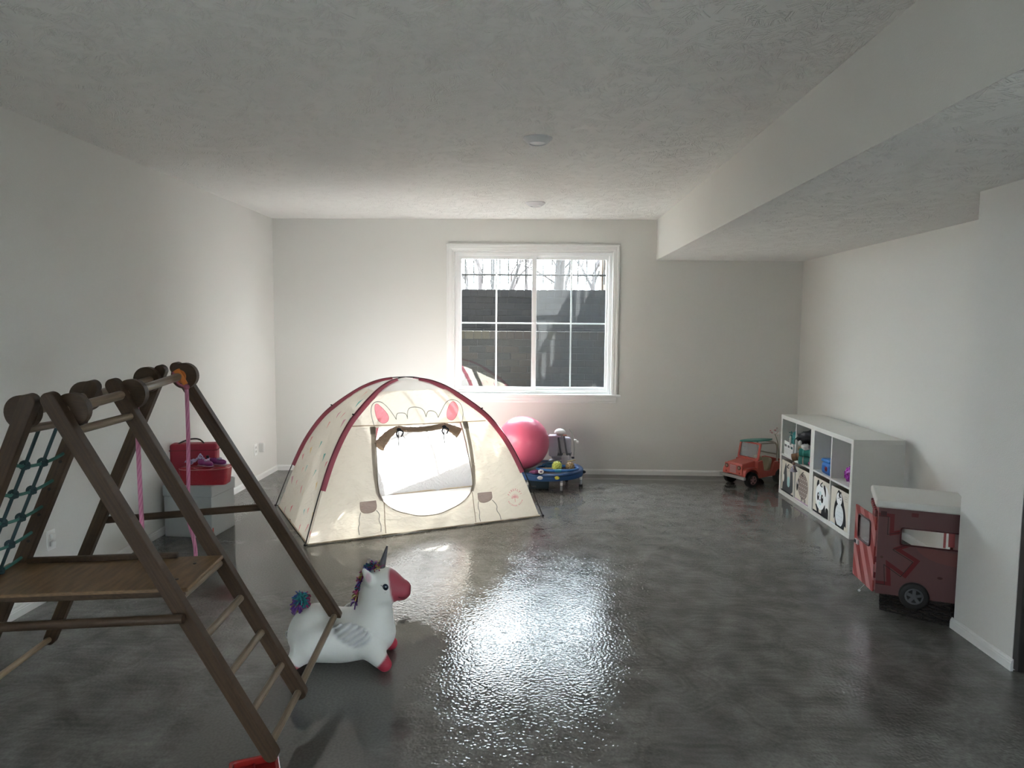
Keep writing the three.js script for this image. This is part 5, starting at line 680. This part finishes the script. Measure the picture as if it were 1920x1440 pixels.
  function panel(uAxis, nAxis, hu, hn, strips, uvf, seed, ys) { // strips(y) -> list of [u0,u1]; grid per strip
    const geos = [], ns = strips(0.5).length;
    for (let k = 0; k < ns; k++) {
      const NU = 18, pos = [], uv = [], idx = [];
      ys.forEach((y) => { const s = Sf(y), [u0, u1] = strips(y)[k]; for (let i = 0; i <= NU; i++) { const u = lerp(u0, u1, i / NU), f = 1 - Math.abs(u) / Math.max(0.02, hu * s), sag = -0.02 * clamp(f * 3) * Math.sin(Math.PI * clamp(y / 1.15)); const q = uAxis.clone().multiplyScalar(u).addScaledVector(nAxis, hn * s + sag + wr(u, y, seed) * clamp(f * 6)).add(V(0, y, 0)); pos.push(q.x, q.y, q.z); uv.push(...uvf(u, y)); } });
      for (let j = 0; j < ys.length - 1; j++) for (let i = 0; i < NU; i++) { const a = j * (NU + 1) + i, b = a + NU + 1; idx.push(a, a + 1, b, b, a + 1, b + 1); }
      const g = new THREE.BufferGeometry(); g.setAttribute('position', new THREE.Float32BufferAttribute(pos, 3)); g.setAttribute('uv', new THREE.Float32BufferAttribute(uv, 2)); g.setIndex(idx); g.computeVertexNormals(); geos.push(g);
    }
    return geos.length === 1 ? geos[0] : merge(geos);
  }
  const n1 = e1.clone().negate(), nf = e2.clone().negate();
  const doorL = [[0.112, -0.03], [0.118, -0.10], [0.135, -0.165], [0.177, -0.281], [0.235, -0.36], [0.295, -0.398], [0.406, -0.404], [0.561, -0.396], [0.694, -0.39], [0.806, -0.378]];
  const dl = (y) => { if (y <= 0.112 || y >= 0.806) return -0.03; for (let i = 1; i < doorL.length; i++) if (y <= doorL[i][0]) { const a = doorL[i - 1], b = doorL[i], k = (y - a[0]) / (b[0] - a[0]); return lerp(a[1], b[1], k); } };
  const dr = (y) => { const v = dl(y); return v > -0.031 ? -0.03 : -v - 0.018 * sstep(0.3, 0.8, y) - 0.02; };
  const fine = []; for (let i = 0; i <= 58; i++) fine.push(0.003 + 1.05 * i / 58);
  for (const d of doorL) fine.push(d[0]); fine.push(0.1119, 0.8061, 1.06, 1.07); fine.sort((a, b) => a - b);
  const full = []; for (let i = 0; i <= 40; i++) full.push(0.003 + 1.067 * i / 40);
  const front = mesh('front_panel', panel(e1, nf, HL * K, HW * K, (y) => { const s = HL * K * Sf(y); return [[-s, Math.max(-s, dl(y))], [Math.min(s, dr(y)), s]]; }, (u, y) => [(u + 1) / 2, y / 1.2], 1, fine), fFront, T);
  mesh('side_panel', panel(e2, n1, HW * K, HL * K, (y) => { const s = HW * K * Sf(y); return [[-s, s]]; }, (u, y) => [0.5 + u / 1.3, y / 1.15], 2, full), fSide, T);
  mesh('side_panel', panel(e2, e1, HW * K, HL * K, (y) => { const s = HW * K * Sf(y); return [[-s, s]]; }, (u, y) => [0.5 + u / 1.3, y / 1.15], 3, full), fSide, T);
  mesh('rear_panel', panel(e1, e2, HL * K, HW * K, (y) => { const s = HL * K * Sf(y); return [[-s, s]]; }, (u, y) => [u, y], 4, full), fRear, T).userData.label = 'white rear wall of the tent';
  // mesh vent at the crown
  const vent = mat([0.75, 0.75, 0.74], 1, { transmission: 0.6, thickness: 0 });
  const top = []; for (let i = 0; i <= 10; i++) top.push(1.068 + 0.0865 * i / 10);
  mesh('crown_vent', merge([[e1, nf, HL, HW], [e1, e2, HL, HW], [e2, n1, HW, HL], [e2, e1, HW, HL]].map(([u, n, a, b]) => panel(u, n, a * K, b * K, (y) => { const s = a * K * Sf(y); return [[-s, s]]; }, (x, y) => [x, y], 5, top))), vent, T);
  // floor sheet
  const fl = new THREE.BufferGeometry(); { const q = [[-1, -1], [1, -1], [1, 1], [-1, 1]].map(([a, b]) => pole(a, b, 0.97, 0.004)); fl.setFromPoints([q[0], q[1], q[2], q[0], q[2], q[3]]); fl.setAttribute('uv', new THREE.Float32BufferAttribute([0, 0, 1, 0, 1, 1, 0, 0, 1, 1, 0, 1], 2)); fl.computeVertexNormals(); }
  mesh('ground_sheet', fl, mat([0.78, 0.78, 0.79], 0.55, { bumpMap: creases, bumpScale: 0.008 }), T).userData.label = 'pale ground sheet inside the tent';
  // hem around the base
  const hem = mat([0.66, 0.55, 0.42], 0.8), cs = [[-1, -1], [1, -1], [1, 1], [-1, 1]];
  mesh('hem', cs.map((c, i) => { const d = cs[(i + 1) % 4]; return rod(pole(c[0], c[1], 0.987, 0.008), pole(d[0], d[1], 0.987, 0.008), 0.006, 6); }), hem, T);
  // poles with sleeves and clips
  const black = mat([0.012, 0.012, 0.014], 0.45), pink = mat([0.60, 0.16, 0.23], 0.7, { transmission: 0.35, thickness: 0 });
  for (const [cx, cz] of [[-1, -1], [1, -1], [1, 1], [-1, 1]]) {
    const pts = []; for (let i = 0; i <= 40; i++) { const p = pc.getPoint(i / 40); pts.push(pole(cx, cz, p.x, p.y, 1.008).add(V(0, 0.012, 0))); }
    mesh('pole', tube(pts, 0.0045, 60, 6), black, T);
    const f = pole(cx, cz, 1.01, 0); mesh('foot_peg', [ball(0.012, f.x, 0.012, f.z, 1, 0.9, 1, 10, 8), rod(f.clone().add(V(0, 0.008, 0)), pole(cx, cz, 0.97, 0.008), 0.003, 5)], black, T);
    // sleeve: a strip of cloth folded round the pole, from y = 0.36 to the crown
    const sl = [], si = [], N = 40, out = pole(cx, cz, 1, 0).normalize(), tang = V(0, 1, 0).cross(out).normalize();
    for (let i = 0; i <= N; i++) { const p = pc.getPoint(lerp(0.13, 0.865, i / N)), d = pc.getTangent(lerp(0.13, 0.865, i / N)), o = out.clone().multiplyScalar(d.y).add(V(0, -d.x, 0)); const cc = pole(cx, cz, p.x, p.y, 1.008).add(V(0, 0.012, 0)); for (const [a, b] of [[-0.021, -0.034], [-0.009, -0.006], [0, 0.0065], [0.009, -0.006], [0.021, -0.034]]) { const q = cc.clone().addScaledVector(tang, a).addScaledVector(o, b); sl.push(q.x, q.y, q.z); } }
    for (let i = 0; i < N; i++) for (let k = 0; k < 4; k++) { const a = i * 5 + k; si.push(a, a + 1, a + 5, a + 5, a + 1, a + 6); }
    const sg = new THREE.BufferGeometry(); sg.setAttribute('position', new THREE.Float32BufferAttribute(sl, 3)); sg.setIndex(si); sg.computeVertexNormals(); mesh('pole_sleeve', sg, pink, T);
    const p1 = pole(cx, cz, Sf(0.895), 0.895, 1.008).add(V(0, 0.012, 0)); mesh('clip', rod(p1.clone().addScaledVector(out, -0.03).add(V(0, -0.012, 0)), p1.clone().addScaledVector(out, 0.014).add(V(0, 0.008, 0)), 0.006, 6), black, T);
  }
  // door trim, side bands, rolled door flap with ties
  const onF = (u, y, off = 0.006) => e1.clone().multiplyScalar(u).addScaledVector(nf, HW * K * Sf(y) - 0.02 * Math.sin(Math.PI * clamp(y / 1.15)) * clamp(3 * (1 - Math.abs(u) / Math.max(0.02, HL * K * Sf(y)))) + off).add(V(0, y, 0));
  const edge = mat([0.42, 0.36, 0.29], 0.8), band = mat([0.40, 0.32, 0.25], 0.85), flapM = mat([0.62, 0.45, 0.32], 0.85, { transmission: 0.2, thickness: 0, bumpMap: creases, bumpScale: 0.01 });
  const dpts = []; for (const d of doorL.slice().reverse()) dpts.push(onF(d[1], d[0], 0.003)); for (const d of doorL.slice(1)) dpts.push(onF(dr(d[0] - 0.0001) , d[0], 0.003));
  mesh('door_piping', tube(dpts, 0.004, 90, 6), edge, T);
  const strip = (pts, w, m, name) => { const p = [], ix = []; pts.forEach((q) => { for (const s of [-0.5, 0.5]) { const a = onF(q[0] + s * w, q[1], 0.005); p.push(a.x, a.y, a.z); } }); for (let i = 0; i < pts.length - 1; i++) ix.push(i * 2, i * 2 + 1, i * 2 + 2, i * 2 + 2, i * 2 + 1, i * 2 + 3); const g = new THREE.BufferGeometry(); g.setAttribute('position', new THREE.Float32BufferAttribute(p, 3)); g.setIndex(ix); g.computeVertexNormals(); return mesh(name, g, m, T); };
  const mid = mat([0.62, 0.55, 0.47], 0.85, { transmission: 0.2, thickness: 0 });
  for (const s of [-1, 1]) { const x = s < 0 ? 0 : -0.02; strip([[s * 0.405 + x, 0.76], [s * 0.417 + x, 0.6], [s * 0.42 + x, 0.45], [s * 0.41 + x, 0.32], [s * 0.385 + x, 0.26]], 0.03, mid, 'door_band'); strip([[s * 0.40 + x, 0.812], [s * 0.402 + x, 0.755]], 0.045, band, 'band_tab'); }
  const roll = (u0, u1, y0, y1, y2, r0, r1) => { const pts = []; for (let i = 0; i <= 10; i++) { const t = i / 10, u = lerp(u0, u1, t), y = lerp(lerp(y0, y1, t), lerp(y1, y2, t), t); pts.push(onF(u, y, 0.022)); } const g = tube(pts, 0.02, 30, 10), p = g.attributes.position; for (let i = 0; i < p.count; i++) { const t = Math.floor(i / 11) / 30, c = new THREE.CatmullRomCurve3(pts).getPoint(t), k = lerp(r0, r1, t) / 0.02 * (1 + 0.12 * n3(p.getX(i) * 25, p.getY(i) * 25, p.getZ(i) * 25)); p.setXYZ(i, c.x + (p.getX(i) - c.x) * k, c.y + (p.getY(i) - c.y) * k * 1.2, c.z + (p.getZ(i) - c.z) * k); } g.computeVertexNormals(); return g; };
  mesh('rolled_flap', [roll(-0.375, -0.205, 0.665, 0.765, 0.79, 0.044, 0.018), roll(-0.205, 0.175, 0.79, 0.755, 0.79, 0.018, 0.018), roll(0.175, 0.305, 0.79, 0.775, 0.725, 0.018, 0.038)], flapM, T).userData.label = 'rolled up tan door flap';
  const tieM = mat([0.05, 0.055, 0.07], 0.7);
  for (const [u, y] of [[-0.205, 0.785], [0.175, 0.785]]) {
    const c = onF(u, y, 0.045); mesh('tie', [ball(0.014, c.x, c.y, c.z, 1.3, 1, 1, 10, 8), tube([onF(u, y, 0.045), onF(u - 0.025, y - 0.03, 0.05), onF(u - 0.012, y - 0.06, 0.045)], 0.006, 10, 5), tube([onF(u, y, 0.045), onF(u + 0.03, y - 0.02, 0.05), onF(u + 0.012, y - 0.055, 0.045)], 0.006, 10, 5), tube([onF(u, y, 0.045), onF(u - 0.012, y - 0.07, 0.04), onF(u - 0.015, y - 0.125, 0.04)], 0.003, 10, 5), tube([onF(u, y, 0.045), onF(u + 0.035, y - 0.06, 0.04), onF(u + 0.07, y - 0.10, 0.035)], 0.0018, 10, 4)], tieM, T);
  }
  // pink pull tape on the inside of the rear wall
  const rr = (u, y) => e1.clone().multiplyScalar(u).addScaledVector(e2, HW * K * Sf(y) - 0.045).add(V(0, y, 0));
  mesh('pull_tape', bar(rr(-0.12, 0.78), rr(-0.16, 0.47), 0.03, 0.002, e1, 0.0008), mat([0.62, 0.22, 0.26], 0.8), T).userData.label = 'pink tape hanging inside the tent';
}
renderer.render(scene, camera);
